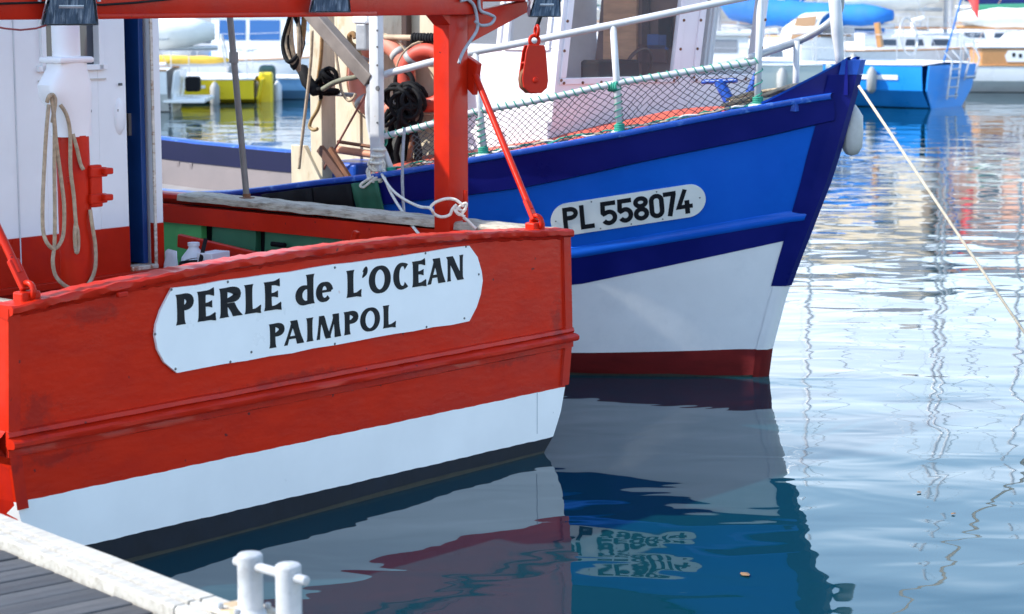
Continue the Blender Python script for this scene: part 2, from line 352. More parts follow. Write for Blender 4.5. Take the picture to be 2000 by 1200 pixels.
def letter_mesh(strokes, fn, th=.004):
    """ribbons to solid strokes, each a hair above the last; fn(x, y, d) -> point"""
    mb = MB()
    for k, st in enumerate(strokes):
        tt = th + k * .0004; n = len(st)
        vs = [fn(*p, tt) for pr in st for p in pr] + [fn(*p, 0) for pr in st for p in pr]; fs = []
        for i in range(n - 1):
            a = 2 * i; fs += [(a, a + 1, a + 3, a + 2), (a, a + 2, 2 * n + a + 2, 2 * n + a), (a + 1, 2 * n + a + 1, 2 * n + a + 3, a + 3)]
        fs += [(0, 2 * n, 2 * n + 1, 1), (2 * n - 2, 2 * n - 1, 4 * n - 1, 4 * n - 2)]
        mb.add(vs, fs)
    return mb

# ---------------------------------------------------------------- water
def water_mat():
    m = bpy.data.materials.new('harbour water'); m.use_nodes = True; t = m.node_tree; b = t.nodes['Principled BSDF']; ln = t.links.new
    b.inputs['Base Color'].default_value = (.002, .032, .046, 1); b.inputs['Roughness'].default_value = .015; b.inputs['IOR'].default_value = 1.38
    b.inputs['Specular IOR Level'].default_value = .5
    tc = t.nodes.new('ShaderNodeTexCoord'); hs = None
    for sc_, rot, amp, sx, det, dist in ((1.15, 20, .0125, 1.25, .6, .5), (2.6, -25, .0034, 1.4, 1.0, .8), (7.0, 12, .00016, 1.6, 1, .3)):
        mp = t.nodes.new('ShaderNodeMapping'); mp.inputs['Rotation'].default_value = (0, 0, R(rot)); mp.inputs['Scale'].default_value = (sc_ / sx, sc_ * 1.25, 1)
        ln(tc.outputs['Object'], mp.inputs[0])
        n = t.nodes.new('ShaderNodeTexNoise'); n.inputs['Scale'].default_value = 1; n.inputs['Detail'].default_value = det; n.inputs['Roughness'].default_value = .4; n.inputs['Distortion'].default_value = dist
        ln(mp.outputs[0], n.inputs['Vector'])
        mu = t.nodes.new('ShaderNodeMath'); mu.operation = 'MULTIPLY'; mu.inputs[1].default_value = amp; ln(n.outputs['Fac'], mu.inputs[0])
        if hs is None: hs = mu.outputs[0]
        else:
            ad = t.nodes.new('ShaderNodeMath'); ad.operation = 'ADD'; ln(hs, ad.inputs[0]); ln(mu.outputs[0], ad.inputs[1]); hs = ad.outputs[0]
    bp = t.nodes.new('ShaderNodeBump'); bp.inputs['Strength'].default_value = 1; bp.inputs['Distance'].default_value = 1.0
    ln(hs, bp.inputs['Height']); ln(bp.outputs[0], b.inputs['Normal'])
    return m
MB().grid([[(-400, y, 0), (400, y, 0)] for y in (-60, 700)]).build('water', water_mat(), kind='structure')
leafm = mat('floating leaf brown', (.20, .11, .05), .7)
for i, (u, v, s) in enumerate([(1455, 1122, .020), (1795, 962, .011), (1862, 1004, .010)]):
    p = WD.at(u, v, z=.004); mb = MB(); a = random.random() * 6
    mb.add([p + Vector((math.cos(a + k * 1.047) * s * (1.0 if k % 3 else 1.7), math.sin(a + k * 1.047) * s * (1 if k % 3 else 1.7), .003 * (k % 2))) for k in range(6)] + [p + Vector((0, 0, .006))], [(k, (k + 1) % 6, 6) for k in range(6)])
    mb.build('floating_leaf', leafm, label=['dead leaf floating on dark reflection under the blue bow', 'small dead leaf floating on blue water, the further back of two', 'small dead leaf floating on blue water, the nearer of two'][i], cat='leaf', group='leaves floating on the water')

# ---------------------------------------------------------------- pontoon
PZ = .60
e0 = WD.at(0, 1004, z=PZ + .03); e1 = WD.at(470, 1184, z=PZ + .03)
ED = (e1 - e0).normalized(); PANG = math.atan2(ED.y, ED.x)
PF = Frame(e1.x, e1.y, PANG)            # X along the edge towards the camera, Y outward over the water (boat side)
pon = empty('pontoon', PF, kind='structure')
KW = .138
MB().box((0, -KW - 1.6, PZ - .30), (16, 3.4, .40)).build('float_frame', BLACK, pon)
k = 0; x = -7.0
pl = [MB().box((0, 0, 0), (.101, 3.2, .035), bev=.006).build('plank', PLANKM[0], pon, 40)]
for i in range(118):
    o = pl[0] if i == 0 else pl[0].copy()
    if i: COL.objects.link(o)
    if i >= 1:
        o.data = pl[0].data
    o.location = (x, -KW - .012 - 1.6 + random.uniform(-.004, .002), PZ - .0175 + random.uniform(-.003, .002)); o.rotation_euler = (0, random.uniform(-.012, .012), random.uniform(-.002, .002))
    o.material_slots[0].link = 'OBJECT'; o.material_slots[0].material = PLANKM[random.randrange(4)]
    x += .109
# kerb: bleached timber with three grooves, sawn in lengths
prof = [(0, -.10), (0, .03), (-.012, .036), (-.075, .036), (-.083, .016), (-.092, .016), (-.097, .034), (-.130, .034), (-.135, .014), (-.145, .014), (-.148, .031), (-.19, .031), (-.20, .024), (-.20, -.10)]
for a, b in ((-8, -2.6), (-2.594, -.118), (-.109, 2.9), (2.906, 8)):
    mb = MB(); n = len(prof); ns = max(2, int((b - a) / .25)); rows = []
    for i in range(ns + 1):
        xx = lerp(a, b, i / ns); rows.append([(xx + (.0015 * math.sin(k * 7)), y * .69 + random.uniform(-.0012, .0012), PZ + z + random.uniform(-.001, .001)) for k, (y, z) in enumerate(prof)])
    mb.grid(rows); mb.f += [tuple(range(n)), tuple(ns * n + k for k in range(n))]
    mb.build('kerb', KERB, pon, 25)
# mooring cleat: two stub posts joined by a cross bar, on a base plate
b1 = PF.at(488, 1081, z=PZ + .205); b2 = PF.at(563, 1102, z=PZ + .205)
cl = empty('mooring_cleat', Frame(0, 0, 0), 'white steel twin-post mooring cleat on the pontoon kerb', 'cleat'); cl.location = (e1.x, e1.y, 0); cl.rotation_euler = (0, 0, PANG)
for p in (b1, b2):
    MB().lathe([(.0005, .165), (.029, .165), (.0335, .161), (.034, .155), (.0335, .10), (.0335, .0), (.036, -.005)], (p.x, p.y, PZ + .04), 28).build('post', BOLL, cl, 60)
    MB().lathe([(.0335, .014), (.040, .004), (.043, .0)], (p.x, p.y, PZ + .0445), 28).build('weld_bead', BOLL, cl, 60)
dv = (b2 - b1); dv.z = 0; dv.normalize(); zz = PZ + .04 + .134
MB().tube([Vector((b1.x, b1.y, zz)) - dv * .060, Vector((b1.x, b1.y, zz)) - dv * .058, Vector((b2.x, b2.y, zz)) + dv * .070, Vector((b2.x, b2.y, zz)) + dv * .072], [.010, .0125, .0125, .0105], 16).build('cross_bar', BOLL, cl, 60)
mid = (b1 + b2) / 2
MB().box((mid.x, mid.y, PZ + .0405), (.40, .13, .010), bev=.002).build('base_plate', mat('base plate', (.42, .30, .17), .7, .3, 12, col2=(.66, .62, .56), lo=.45, hi=.6), cl, 30)
for sx, sy in ((-.5, -1), (-.5, 1), (.42, -1), (.42, 1), (-1, -1), (-1, 1)):
    MB().lathe([(.0001, .014), (.007, .014), (.009, .008), (.009, 0)], (mid.x + sx * .16, mid.y + sy * .048, PZ + .046), 6).build('bolt', GALV, cl, 30)

# ================================================================ red boat
red = empty('red_fishing_boat', RB, 'red wooden fishing boat with white cabin, stern name board and red gallows', 'fishing boat')
EDGE = [(-.5, .2), (-.25, 1.30), (-.02, 1.50), (.07, 1.60), (.18, 1.66), (.32, 1.70), (.56, 1.73), (1.085, 1.71), (1.3, 1.70)]
def top_z(x): return 1.085 + .07 * (1 - (x / 1.71) ** 2)
def wav(x, s): return .0007 * math.sin(x * 9 + s) + .0008 * math.sin(x * 23 + 2 * s) + .0009 * math.sin(x * 61 + s)
def white_z(x): return .3285 - .0115 * x + wav(x, 1)
def boot_z(x): return .0945 - .0155 * x + wav(x, 4)
def transom_band(lo, hi, nx=110, nz=8, y=0.0, thick=.08):
    fr, bk = [], []
    for j in range(nz + 1):
        a, b = [], []
        for i in range(nx + 1):
            s = -1 + 2 * i / nx; x = s * 1.7
            for _ in range(5):
                z = lerp(lo(x), hi(x), j / nz); x = s * interp(EDGE, z)
            a.append(Vector((x, y, z))); b.append(Vector((x, y + thick, z)))
        fr.append(a); bk.append(b)
    mb = MB(); mb.grid(fr); mb.grid(bk); mb.grid([fr[-1], bk[-1]]); mb.grid([fr[0], bk[0]]); mb.grid([[r[0] for r in fr], [r[0] for r in bk]]); mb.grid([[r[-1] for r in fr], [r[-1] for r in bk]])
    return mb
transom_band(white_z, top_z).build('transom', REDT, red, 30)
transom_band(boot_z, white_z, nz=4).build('white_band', WHITEP, red, 30)
transom_band(lambda x: -.45, boot_z, nz=5).build('boot_top', BOOT, red, 30)
transom_band(lambda x: -.03, lambda x: .016 + .5 * wav(x, 7) + .006 * math.sin(x * 3), nz=1, y=-.003, thick=.002).build('scum_line', mat('weed and scum', (.026, .026, .018), .8, .5, 14, .003, 40), red, 30)
# mouldings across the stern
def across(zf, prof, x0=-1.745, x1=1.745, n=44, wob=.0015):
    mb = MB(); rows = []
    for i in range(n + 1):
        x = lerp(x0, x1, i / n); rows.append([(x, y + random.uniform(-wob, wob) * .6, zf(x) + z + random.uniform(-wob, wob)) for y, z in prof])
    mb.grid(rows); k = len(prof); mb.f += [tuple(range(k)), tuple(n * k + q for q in range(k))]; return mb
rubz = lambda x: .5635 - .006 * x
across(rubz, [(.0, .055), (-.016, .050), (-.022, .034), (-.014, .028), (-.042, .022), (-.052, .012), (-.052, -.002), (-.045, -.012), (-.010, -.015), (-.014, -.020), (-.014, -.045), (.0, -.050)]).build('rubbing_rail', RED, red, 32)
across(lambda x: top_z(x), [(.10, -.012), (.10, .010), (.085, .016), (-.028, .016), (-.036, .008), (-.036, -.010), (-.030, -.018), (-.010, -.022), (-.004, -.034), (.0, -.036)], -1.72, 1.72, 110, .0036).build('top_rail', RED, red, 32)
# corner boards and a vertical batten near the starboard edge
for s in (-1, 1):
    mb = MB(); rows = []
    for i in range(13):
        z = lerp(.32, 1.09, i / 12); xe = interp(EDGE, z) + .012
        rows.append([(s * xe, -.012, z), (s * (xe - .055), -.012, z), (s * (xe - .060), .002, z)])
    mb.grid(rows).build('corner_board', RED, red, 40)
MB().box((RB.at(1049, 800, y=0).x, -.0005, .21), (.003, .003, .21)).build('plank_seam', mat('faint seam', (.42, .44, .47), .5), red)
# name board
NB = [(332, 562), (322, 580), (309, 606), (300, 634), (298, 655), (303, 682), (316, 707), (341, 728),
      (912, 627), (926, 600), (934, 575), (938, 548), (936, 530), (928, 502), (912, 480)]
nbp = [RB.at(u, v, y=0) for u, v in NB]
def subdiv(p, i, j, n=14):
    out = []
    for k, q in enumerate(p):
        out.append(q)
        if k in (i, j):
            a, b = q, p[(k + 1) % len(p)]; nrm = Vector((-(b - a).z, 0, (b - a).x)).normalized()
            for m in range(1, n): out.append(a.lerp(b, m / n) + nrm * random.uniform(-.0035, .0035))
    return out
nbp = subdiv(nbp, 7, 14)
NBO = MB().prism([(p.x, p.z) for p in nbp], lambda x, z, d: Vector((x, -.0035 - d, z)), .012).build('name_board', PLATE, red, 30)
def stern_text(spans, bl0, bl1, tp0, tp1, t):
    """spans: (char, left px, right px); baseline and cap line given by two pixel points each"""
    B0, B1, T0, T1 = (RB.at(*q, y=-.016) for q in (bl0, bl1, tp0, tp1))
    def line(P, Q, x): return lerp(P.z, Q.z, (x - P.x) / (Q.x - P.x))
    for ch, u0, u1 in spans:
        v0 = lerp(bl0[1], bl1[1], (u0 - bl0[0]) / (bl1[0] - bl0[0])); v1 = lerp(bl0[1], bl1[1], (u1 - bl0[0]) / (bl1[0] - bl0[0]))
        x0, x1 = RB.at(u0, v0, y=-.016).x, RB.at(u1, v1, y=-.016).x; xm = (x0 + x1) / 2
        cap = line(T0, T1, xm) - line(B0, B1, xm)
        def fn(a, b, d): X = x0 + a * cap; return Vector((X, -.0155 - d, line(B0, B1, X) + b * cap))
        letter_mesh(flared(ch, (x1 - x0) / cap, t), fn, .0015).build('letter', INK, NBO)
stern_text([('P', 344, 379), ('E', 386, 421), ('R', 429, 471), ('L', 478, 510), ('E', 516, 549), ('d', 578, 613), ('e', 618, 650), ('L', 677, 706), ("'", 706, 718), ('O', 721, 763), ('C', 768, 801), ('E', 805, 832), ('A', 835, 869), ('N', 873, 905)],
           (345, 636), (903, 546), (344, 576), (902, 498), .34)
stern_text([('P', 526, 556), ('A', 555, 593), ('I', 598, 613), ('M', 619, 665), ('P', 672, 700), ('O', 704, 742), ('L', 748, 773)], (527, 681), (772, 638), (526, 634), (772, 594), .33)
for u, v in [(335, 566), (445, 551), (654, 523), (831, 495), (910, 482), (303, 653), (343, 721), (450, 707), (491, 688), (654, 672), (833, 639), (907, 622), (935, 536)]:
    p = RB.at(u, v, y=-.016); MB().lathe([(.0001, .003), (.0045, .003), (.006, .0005)], (p.x, -.0155, p.z), 8, Matrix.Rotation(R(90), 3, 'X')).build('screw', SCREW, NBO)
# hull sides
DECKZ = .60
def hbr(y): return interp([(0, 1.0), (1.5, 1.012), (3, 1.02), (4.5, .98), (6, .80), (7, .52), (7.8, .18), (8.1, .02)], y)
def shr(y): return interp([(0, 0), (3, .0), (5, .10), (7, .40), (8.1, .62)], y)
ST = [0.02, .5, 1, 1.5, 2, 2.5, 3, 3.75, 4.5, 5.25, 6, 6.5, 7, 7.4, 7.8, 8.1]
def side_band(s, lo, hi, nz=5, off=0):
    rows = []
    for j in range(nz + 1):
        row = []
        for y in ST:
            base = lerp(lo, hi, j / nz); z = base + shr(y) * (base / 1.085 if base > 0 else 0); row.append(Vector((s * (interp(EDGE, base) * hbr(y) + off), y, z)))
        rows.append(row)
    return MB().grid(rows)
for s in (-1, 1):
    k = s * 1.7
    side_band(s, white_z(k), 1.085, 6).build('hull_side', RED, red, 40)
    side_band(s, boot_z(k), white_z(k), 3).build('white_band', RED if s < 0 else WHITEP, red, 40)
    side_band(s, -.45, boot_z(k), 4).build('boot_top', BOOT, red, 40)
    # rubbing rail along the side
    rows = []
    for dz, dx in ((.05, 0), (.03, .02), (.022, .048), (-.012, .05), (-.018, .02), (-.05, 0)):
        rows.append([Vector((s * (1.73 * hbr(y) + dx), y, .5635 + dz - .006 * k + shr(y) * .55)) for y in ST])
    MB().grid(rows).build('rubbing_rail', RED, red, 32)
    # inside: red clamp, green lining boards with black gaps between them, near-black skin behind
    inn = [0.09, .8, 1.6, 2.4, 3.2, 4.2, 5.2]
    MB().grid([[Vector((s * (1.71 * hbr(y) - .055), y, z)) for y in inn] for z in (DECKZ - .02, 1.06)]).build('inner_skin', DARK, red)
    mb = MB(); rows = [[Vector((s * (1.71 * hbr(y) - dx), y, z)) for y in inn] for z, dx in ((1.055, .02), (1.055, .12), (.955, .12), (.95, .06))]; mb.grid(rows).build('clamp', RED, red, 30)
    gy = lambda u: RB.at(u, 450, x=1.6).y
    for i, (yy, y1, mt) in enumerate([(.12, gy(680), GREEND), (gy(664), gy(508), GREEND), (gy(490), gy(404), GREEND), (gy(383), gy(300), GREEN), (gy(285), 3.4, GREEN), (3.48, 4.2, GREEN)]):  # aft starboard boards take the shaded tone, forward ones the sunlit tone
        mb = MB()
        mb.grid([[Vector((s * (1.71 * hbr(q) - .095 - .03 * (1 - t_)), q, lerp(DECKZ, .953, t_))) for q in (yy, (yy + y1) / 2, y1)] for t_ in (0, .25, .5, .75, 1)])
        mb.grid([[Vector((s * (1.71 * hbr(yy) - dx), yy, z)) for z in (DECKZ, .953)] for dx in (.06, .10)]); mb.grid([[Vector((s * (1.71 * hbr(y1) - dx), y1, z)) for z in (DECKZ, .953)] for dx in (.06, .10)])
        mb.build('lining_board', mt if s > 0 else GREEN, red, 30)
    # capping: bleached grey wood aft, red further forward
    def cap(ya, yb, m_, th, wob, w0=-.10, w1=.045):
        mb = MB(); n = 40; rows = []
        for i in range(n + 1):
            y = lerp(ya, yb, i / n); xb = 1.71 * hbr(y); z = 1.084 - .028 * max(0, 1 - y / 2.4) + shr(y)
            rows.append([Vector((s * (xb + a + random.uniform(-wob, wob)), y, z + b + random.uniform(-wob, wob) * .6)) for a, b in ((w1, 0), (w1 + .004, th * .7), (w1 - .01, th), (w0 + .012, th), (w0, th * .75), (w0, .0))])
        mb.grid(rows); mb.f += [tuple(range(6)), tuple(n * 6 + q for q in range(6))]; return mb.build('capping', m_, red, 50)
    yw = RB.at(352, 384, x=1.64).y; cap(.10, yw, WOODW, .042, .005, -.13); cap(yw + .005, 7.6, RED, .03, .001, -.06)
MB().grid([[(-1.66, y, DECKZ), (1.66, y, DECKZ)] for y in (.08, 2, 4.5)]).build('deck', mat('grey deck paint', (.16, .17, .17), .7, .25, 4), red)
MB().grid([[(-1.66 * hbr(y), y, 1.06 + shr(y)), (1.66 * hbr(y), y, 1.06 + shr(y))] for y in ST[8:]]).build('foredeck', RED, red)
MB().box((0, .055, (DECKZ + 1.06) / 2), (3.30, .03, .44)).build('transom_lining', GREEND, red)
# sagging rail inside: red plank resting on the frames
a = RB.at(350, 470, x=1.42); b = RB.at(560, 520, x=1.42)
MB().bar(a, b, .035, .075).build('inner_rail', RED, red, bev=.008)
a = RB.at(688, 480, x=1.35); b = RB.at(697, 452, x=1.35)
MB().bar(a, b, .03, .03).build('toggle_pin', RED, red, bev=.005)
a = RB.at(90, 588, y=.03)
for uu, q in ((235, 0), ):
    p = RB.at(uu, 575, y=-.03); MB().box((p.x, -.040, p.z), (.05, .018, .02), bev=.004).build('fairlead', RED, red)

# ---------------- cabin
CY = 2.42
xr = RB.at(316, 300, y=CY).x
def cz(u, v): p = RB.at(u, v, y=CY); return p.x, p.z
xd0, _ = cz(249, 300); xd1, _ = cz(302, 300); zr = cz(256, 442)[1]; zs = cz(256, 523)[1]
CT = 2.90  # raised out of view so the cabin shades mast and inner gunwale
cab = MB()
def wall(x0, x1, z0, z1, m_, name, y=CY, d=.05): return MB().box(((x0 + x1) / 2, y + d / 2, (z0 + z1) / 2), (x1 - x0, d, z1 - z0)).build(name, m_, red, bev=.003)
wx0, wz0 = cz(86, 130); wx1, _ = cz(190, 128); wz1 = cz(130, 20)[1]
XL = -1.58  # port side widened out of view so the cabin shades the mast
wall(XL, wx0, zr, CT, CABW, 'cabin_wall'); wall(wx0, wx1, zr, wz0, CABW, 'cabin_wall'); wall(wx0, wx1, wz1 + .2, CT, CABW, 'cabin_wall'); wall(wx1, xd0, zr, CT, CABW, 'cabin_wall')
wall(XL, xd0, DECKZ, zr, RED, 'cabin_skirt', CY - .004, .054)
wall(xd1, xr, zr, CT, CABW, 'door_jamb'); wall(xd1, xr, zs - .02, zr, RED, 'door_jamb', CY - .004, .054)
wall(xd0, xd1, 2.45, CT, CABW, 'cabin_wall')
wall(XL, xr + .01, zs - .055, zs - .02, RED, 'sill_moulding', CY - .05, .052); wall(xd0, xr, DECKZ, zs - .055, RED, 'cabin_skirt', CY - .004, .054)
MB().box(((xd0 + xd1) / 2, CY + .03, zs - .008), (xd1 - xd0 - .004, .09, .024)).build('door_sill', mat('rust stained sill', (.66, .60, .50), .6, .2, 8, col2=(.32, .10, .03), lo=.5, hi=.62), red, bev=.004)
wall(xd1 - .018, xd1 - .002, zs, 2.45, mat('stained jamb strip', (.62, .56, .48), .6, .2, 8, col2=(.30, .16, .08), lo=.5, hi=.66, streak=(1, 1, 3)), 'jamb_strip', CY - .010, .012)
for i in (-1, 1):
    MB().box((XL if i < 0 else xr - .02, CY + 1.25, (DECKZ + CT) / 2), (.04, 2.38, CT - DECKZ)).build('cabin_side', CABW, red)
MB().box(((XL + xr) / 2, CY + 2.46, (DECKZ + CT) / 2), (xr - XL, .04, CT - DECKZ)).build('cabin_front', CABW, red)
MB().box(((XL + xr) / 2, CY + .95, CT + .03), (xr - XL + .16, 3.0, .06)).build('cabin_shade_roof', CABW, red, bev=.015)  # unseen aft overhang added to shade the mast and inner gunwale
MB().box(((XL + xr) / 2, CY + 1.1, zs - .03), (xr - XL - .1, 2.0, .02)).build('cabin_floor', DARK, red)
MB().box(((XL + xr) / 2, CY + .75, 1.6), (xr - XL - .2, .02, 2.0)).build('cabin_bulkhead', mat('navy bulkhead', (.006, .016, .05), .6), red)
# open blue door folded back inside the doorway
dr = MB().bar((xd1 - .03, CY + .055, 1.60), (xd1 - .035, CY + .17, 1.60), .035, 1.62).build('door', BLUED, red, bev=.004)
MB().box((xd1 - .06, CY + .14, 1.55), (.02, .03, .12)).build('door_handle', STEEL, dr)
# rear window
wf = MB()
for c, d in ((((wx0 + wx1) / 2, CY - .008, wz0 - .012), (wx1 - wx0 + .10, .03, .03)), ((wx0 - .012, CY - .008, (wz0 + wz1) / 2 + .1), (.03, .03, wz1 - wz0 + .25)), ((wx1 + .012, CY - .008, (wz0 + wz1) / 2 + .1), (.03, .03, wz1 - wz0 + .25))):
    wf.box(c, d)
wfo = wf.build('rear_window', CABW, red, bev=.003)
MB().box(((wx0 + wx1) / 2, CY + .03, (wz0 + wz1) / 2 + .1), (wx1 - wx0, .006, wz1 - wz0 + .2)).build('pane', glass('cabin rear glass', (.06, .07, .09), .06), wfo)
for q in (0, 1):
    xx = lerp(wx0, wx1, .06 if q == 0 else .96); MB().box((xx, CY - .004, wz0 - .075), (.13, .012, .008)).build('drip_strip', mat('sealant', (.52, .47, .42), .7), wfo)
# seams, hook and old patch on the rear wall
sx = cz(33, 300)[0]; MB().box((sx, CY - .003, 1.7), (.007, .006, 1.7)).build('panel_seam', mat('seam grey', (.55, .56, .58), .5), red)  # thin greyer strip along the panel joint
p = RB.at(233, 228, y=CY); MB().lathe([(.0001, .02), (.022, .018), (.034, .010), (.038, 0)], (p.x, CY, p.z), 20, Matrix.Rotation(R(90), 3, 'X') @ Matrix.Diagonal((1, 2.6, 1)).to_3x3()).build('oval_cover', CABW, red, 60)
for u, v in ((173, 186), (173, 217), (228, 216), (233, 165)):
    p = RB.at(u, v, y=CY); MB().box((p.x, CY - .008, p.z), (.014, .018, .014)).build('bolt', SCREW, red)

# ---------------- derrick mast standing before the cabin
MY = 1.55
def mp_(u, v): return RB.at(u, v, y=MY)
mt = MB(); c0 = mp_(153, 590); c1 = mp_(148, 268)
ax = Vector((0, 0, 1))
der = MB().tube([(mp_(153, 590).x, MY, DECKZ), (mp_(141, 268).x, MY, c1.z + .01)], .078, 28).build('derrick_mast', RED, red, 60)
ca, cb, cc, cd = mp_(139, 262), mp_(127, 190), mp_(130, 122), mp_(126, 40)
def ring(c, hw, hd, z, n=28):
    se = lambda q: math.copysign(abs(q) ** .6, q)
    return [Vector((c.x + hw * se(math.cos(6.28318 * k / n)), MY + hd * 1.15 * se(math.sin(6.28318 * k / n)), z)) for k in range(n)] + [Vector((c.x + hw, MY, z))]
MB().grid([ring(ca, .088, .066, ca.z - .01), ring(ca, .088, .066, ca.z + .1), ring(mp_(128, 188), .125, .07, mp_(128, 188).z), ring(mp_(126, 165), .128, .07, mp_(126, 165).z), ring(mp_(130, 135), .088, .066, mp_(130, 135).z), ring(cc, .086, .066, cc.z)]).build('mast_sleeve', CABW, red, 40)
MB().box((cc.x, MY, cc.z + .012), (.205, .165, .03), bev=.012).build('mast_flange', CABW, red, 40)
MB().tube([(cc.x, MY, cc.z), (cd.x, MY, cc.z + .80)], .066, 24).build('mast_upper', CABW, red, 60)
for v, dx in ((335, 0), (386, .0)):
    p = mp_(168, v); MB().box((p.x, MY - .075, p.z), (.10, .05, .045), bev=.006).build('cleat', RED, der); MB().box((p.x + .035, MY - .10, p.z + .005), (.05, .06, .03), bev=.006).build('cleat_horn', RED, der)
p = mp_(166, 362); MB().box((p.x, MY - .07, p.z), (.07, .035, .20), bev=.006).build('cleat_plate', RED, der)
p = mp_(120, 350); MB().box((p.x, MY - .055, p.z), (.02, .02, .03), bev=.004).build('cleat_pin', RED, der)
# rope coil hung from the sleeve
def mpath(pts, y=MY - .09): return smooth_path([RB.at(u, v, y=y - .012 * (i % 2)) for i, (u, v) in enumerate(pts)], 6)
coil = empty('rope_coil', RB, 'tan rope hung in long loops from the red and white derrick mast', 'rope')
for pts in ([(95, 205), (90, 260), (86, 330), (83, 400), (84, 450), (92, 475), (105, 486), (116, 478), (124, 455), (125, 400), (118, 340), (110, 280), (104, 210)],
            [(100, 190), (106, 240), (106, 330), (107, 430), (106, 480), (103, 510), (107, 535), (118, 551), (135, 562), (160, 565), (176, 550), (186, 522), (186, 480), (180, 440), (176, 410)],
            [(118, 205), (130, 225), (137, 260), (138, 330), (144, 380), (148, 430), (150, 450)], [(148, 436), (146, 455), (147, 480), (150, 494), (153, 480), (152, 455), (149, 440)],
            [(92, 200), (96, 188), (104, 186), (108, 200), (102, 240)], [(142, 262), (150, 290), (157, 320), (163, 332)]):
    MB().tube(mpath(pts), .0095, 7).build('strand', ROPEB, coil, 180)

# ---------------- gallows: posts, cross beam, braces
GP = RB.at(878, 455, x=1.56); GY = GP.y; GX = GP.x
gal = []
GZ = 2.16
def post(x): return MB().box((x + .075, GY + .052, (DECKZ + GZ) / 2), (.15, .105, GZ - DECKZ), bev=.006).build('gallows_post', RED, red, 30)
post(GX); post(-1.70)
bm_ = MB().box((-.02, GY + .02, GZ + .075), (3.56, .16, .17), bev=.006).build('gallows_beam', RED, red, 30)
MB().box((.0, GY + .02, GZ + .0), (1.9, .19, .022), bev=.004).build('beam_doubler', RED, red, 30)
p = RB.at(915, 95, y=GY); q = RB.at(1030, 18, y=GY); q2 = RB.at(1032, 45, y=GY)
MB().prism([(GX + .149, 2.00), (GX + .149, GZ + .0), (q.x, GZ + .06), (q2.x, GZ - .0)], lambda x, z, d: Vector((x, GY + .0 + d, z)), .05).build('gallows_bracket', RED, red, bev=.004)
MB().box(((GX + .15 + q.x) / 2, GY + .02, GZ + .11), (q.x - GX - .1, .10, .11), bev=.006).build('beam_arm', RED, red, 30)
MB().prism([(GX - .07, GZ - .004), (GX, GZ - .004), (GX, GZ - .06)], lambda x, z, d: Vector((x, GY - .01 + d, z)), .11).build('post_gusset', RED, red)
# braces run from the stern corners forward and up to the posts
for s in (1, -1):
    if s > 0: ft = RB.at(1045, 432, y=.04); tp = RB.at(925, 140, y=GY - .02)
    else: ft = RB.at(52, 566, y=.04); tp = Vector((ft.x - .02, GY - .02, 1.98))
    low = ft.lerp(tp, .07)
    br = MB().tube([low, tp], .0165, 10).build('brace', RED, red, 60)
    MB().bar(ft.lerp(tp, .0), ft.lerp(tp, .13), .05, .022, up=(0, 1, 0)).build('brace_end', RED, br, bev=.006)
    MB().torus(ft + Vector((0, -.01, -.005)), .032, .012, Matrix.Rotation(R(90), 3, 'Y'), 14, 8).build('shackle', RED, br, 60)
    MB().box(ft + Vector((0, 0, -.03)), (.09, .06, .05), bev=.008).build('deck_lug', RED, br)
    MB().prism([(-.02, .04), (.06, 0), (.03, -.16), (-.02, -.12)], lambda x, z, d: tp + Vector((d - .02, -x + .02, z + .04)), .04).build('brace_bracket', RED, br, bev=.004)
# belaying pin on the post
p = RB.at(908, 410, y=GY - .05); MB().tube([(p.x, p.y, p.z - .12), (p.x + .005, p.y, p.z + .10)], .012, 8).build('belaying_pin', RED, red, 60)

# floodlights under the beam
def flood(u, v, yaw, tilt, sc_=1.0):
    c = RB.at(u, v, y=GY - .18); f = Frame(0, 0, 0)
    o = bpy.data.objects.new('floodlight', None); COL.objects.link(o); o.parent = red; o.location = c; o.rotation_euler = (R(tilt), 0, R(yaw))
    h = MB()
    w_, hh = .10 * sc_, .075 * sc_
    h.grid([[Vector((-w_ * .62, .0, hh)), Vector((w_ * .62, .0, hh))], [Vector((-w_, .0, -hh)), Vector((w_, .0, -hh))]])
    rows = [[Vector((a * k, y, b * k2)) for a, b in ((-w_ * .75, hh), (w_ * .75, hh), (w_, -hh), (-w_, -hh), (-w_ * .75, hh))] for y, k, k2 in ((-.012, 1.06, 1.06), (.0, 1.08, 1.08), (.06, .9, .85), (.09, .5, .5))]
    h = MB().grid(rows); h.f.append(tuple(3 * 5 + q for q in range(4)))
    h.build('lamp_housing', LAMPM, o, bev=.004)
    g = MB().prism([(-w_ * .70, hh * .95), (w_ * .70, hh * .95), (w_ * .95, -hh * .95), (-w_ * .95, -hh * .95)], lambda x, z, d: Vector((x, -.011 - d, z)), .004).build('lamp_glass', LAMPG, o)
    MB().tube([(-w_ * .45, -.006, .0), (w_ * .45, -.006, .0)], .012, 8).build('lamp_tube', LAMPM, o, 60)
    MB().tube([(-w_ - .01, .03, 0), (-w_ * .95, .06, hh * 1.3), (0, .10, hh * 2.0), (w_ * .95, .06, hh * 1.3), (w_ + .01, .03, 0)], .008, 6).build('yoke', LAMPM, o, 60)
    return o
flood(138, 10, -30, 28, 1.10); flood(646, -6, -36, 24, .92); flood(1066, 8, -30, 20, .85)
# thin wire sagging along the beam at the left, and a thin wire to the first lamp
subrope('wire', [RB.at(u, v, y=GY - .12) for u, v in ((-20, 50), (10, 56), (40, 59), (70, 56), (90, 50))], .004, mat('red wire', (.25, .03, .03), .6), None, parent=red)
subrope('wire', [RB.at(u, v, y=GY - .075) for u, v in ((-20, 8), (120, 4), (200, 10), (260, 6), (340, -2))], .005, BLACK, None, parent=red)
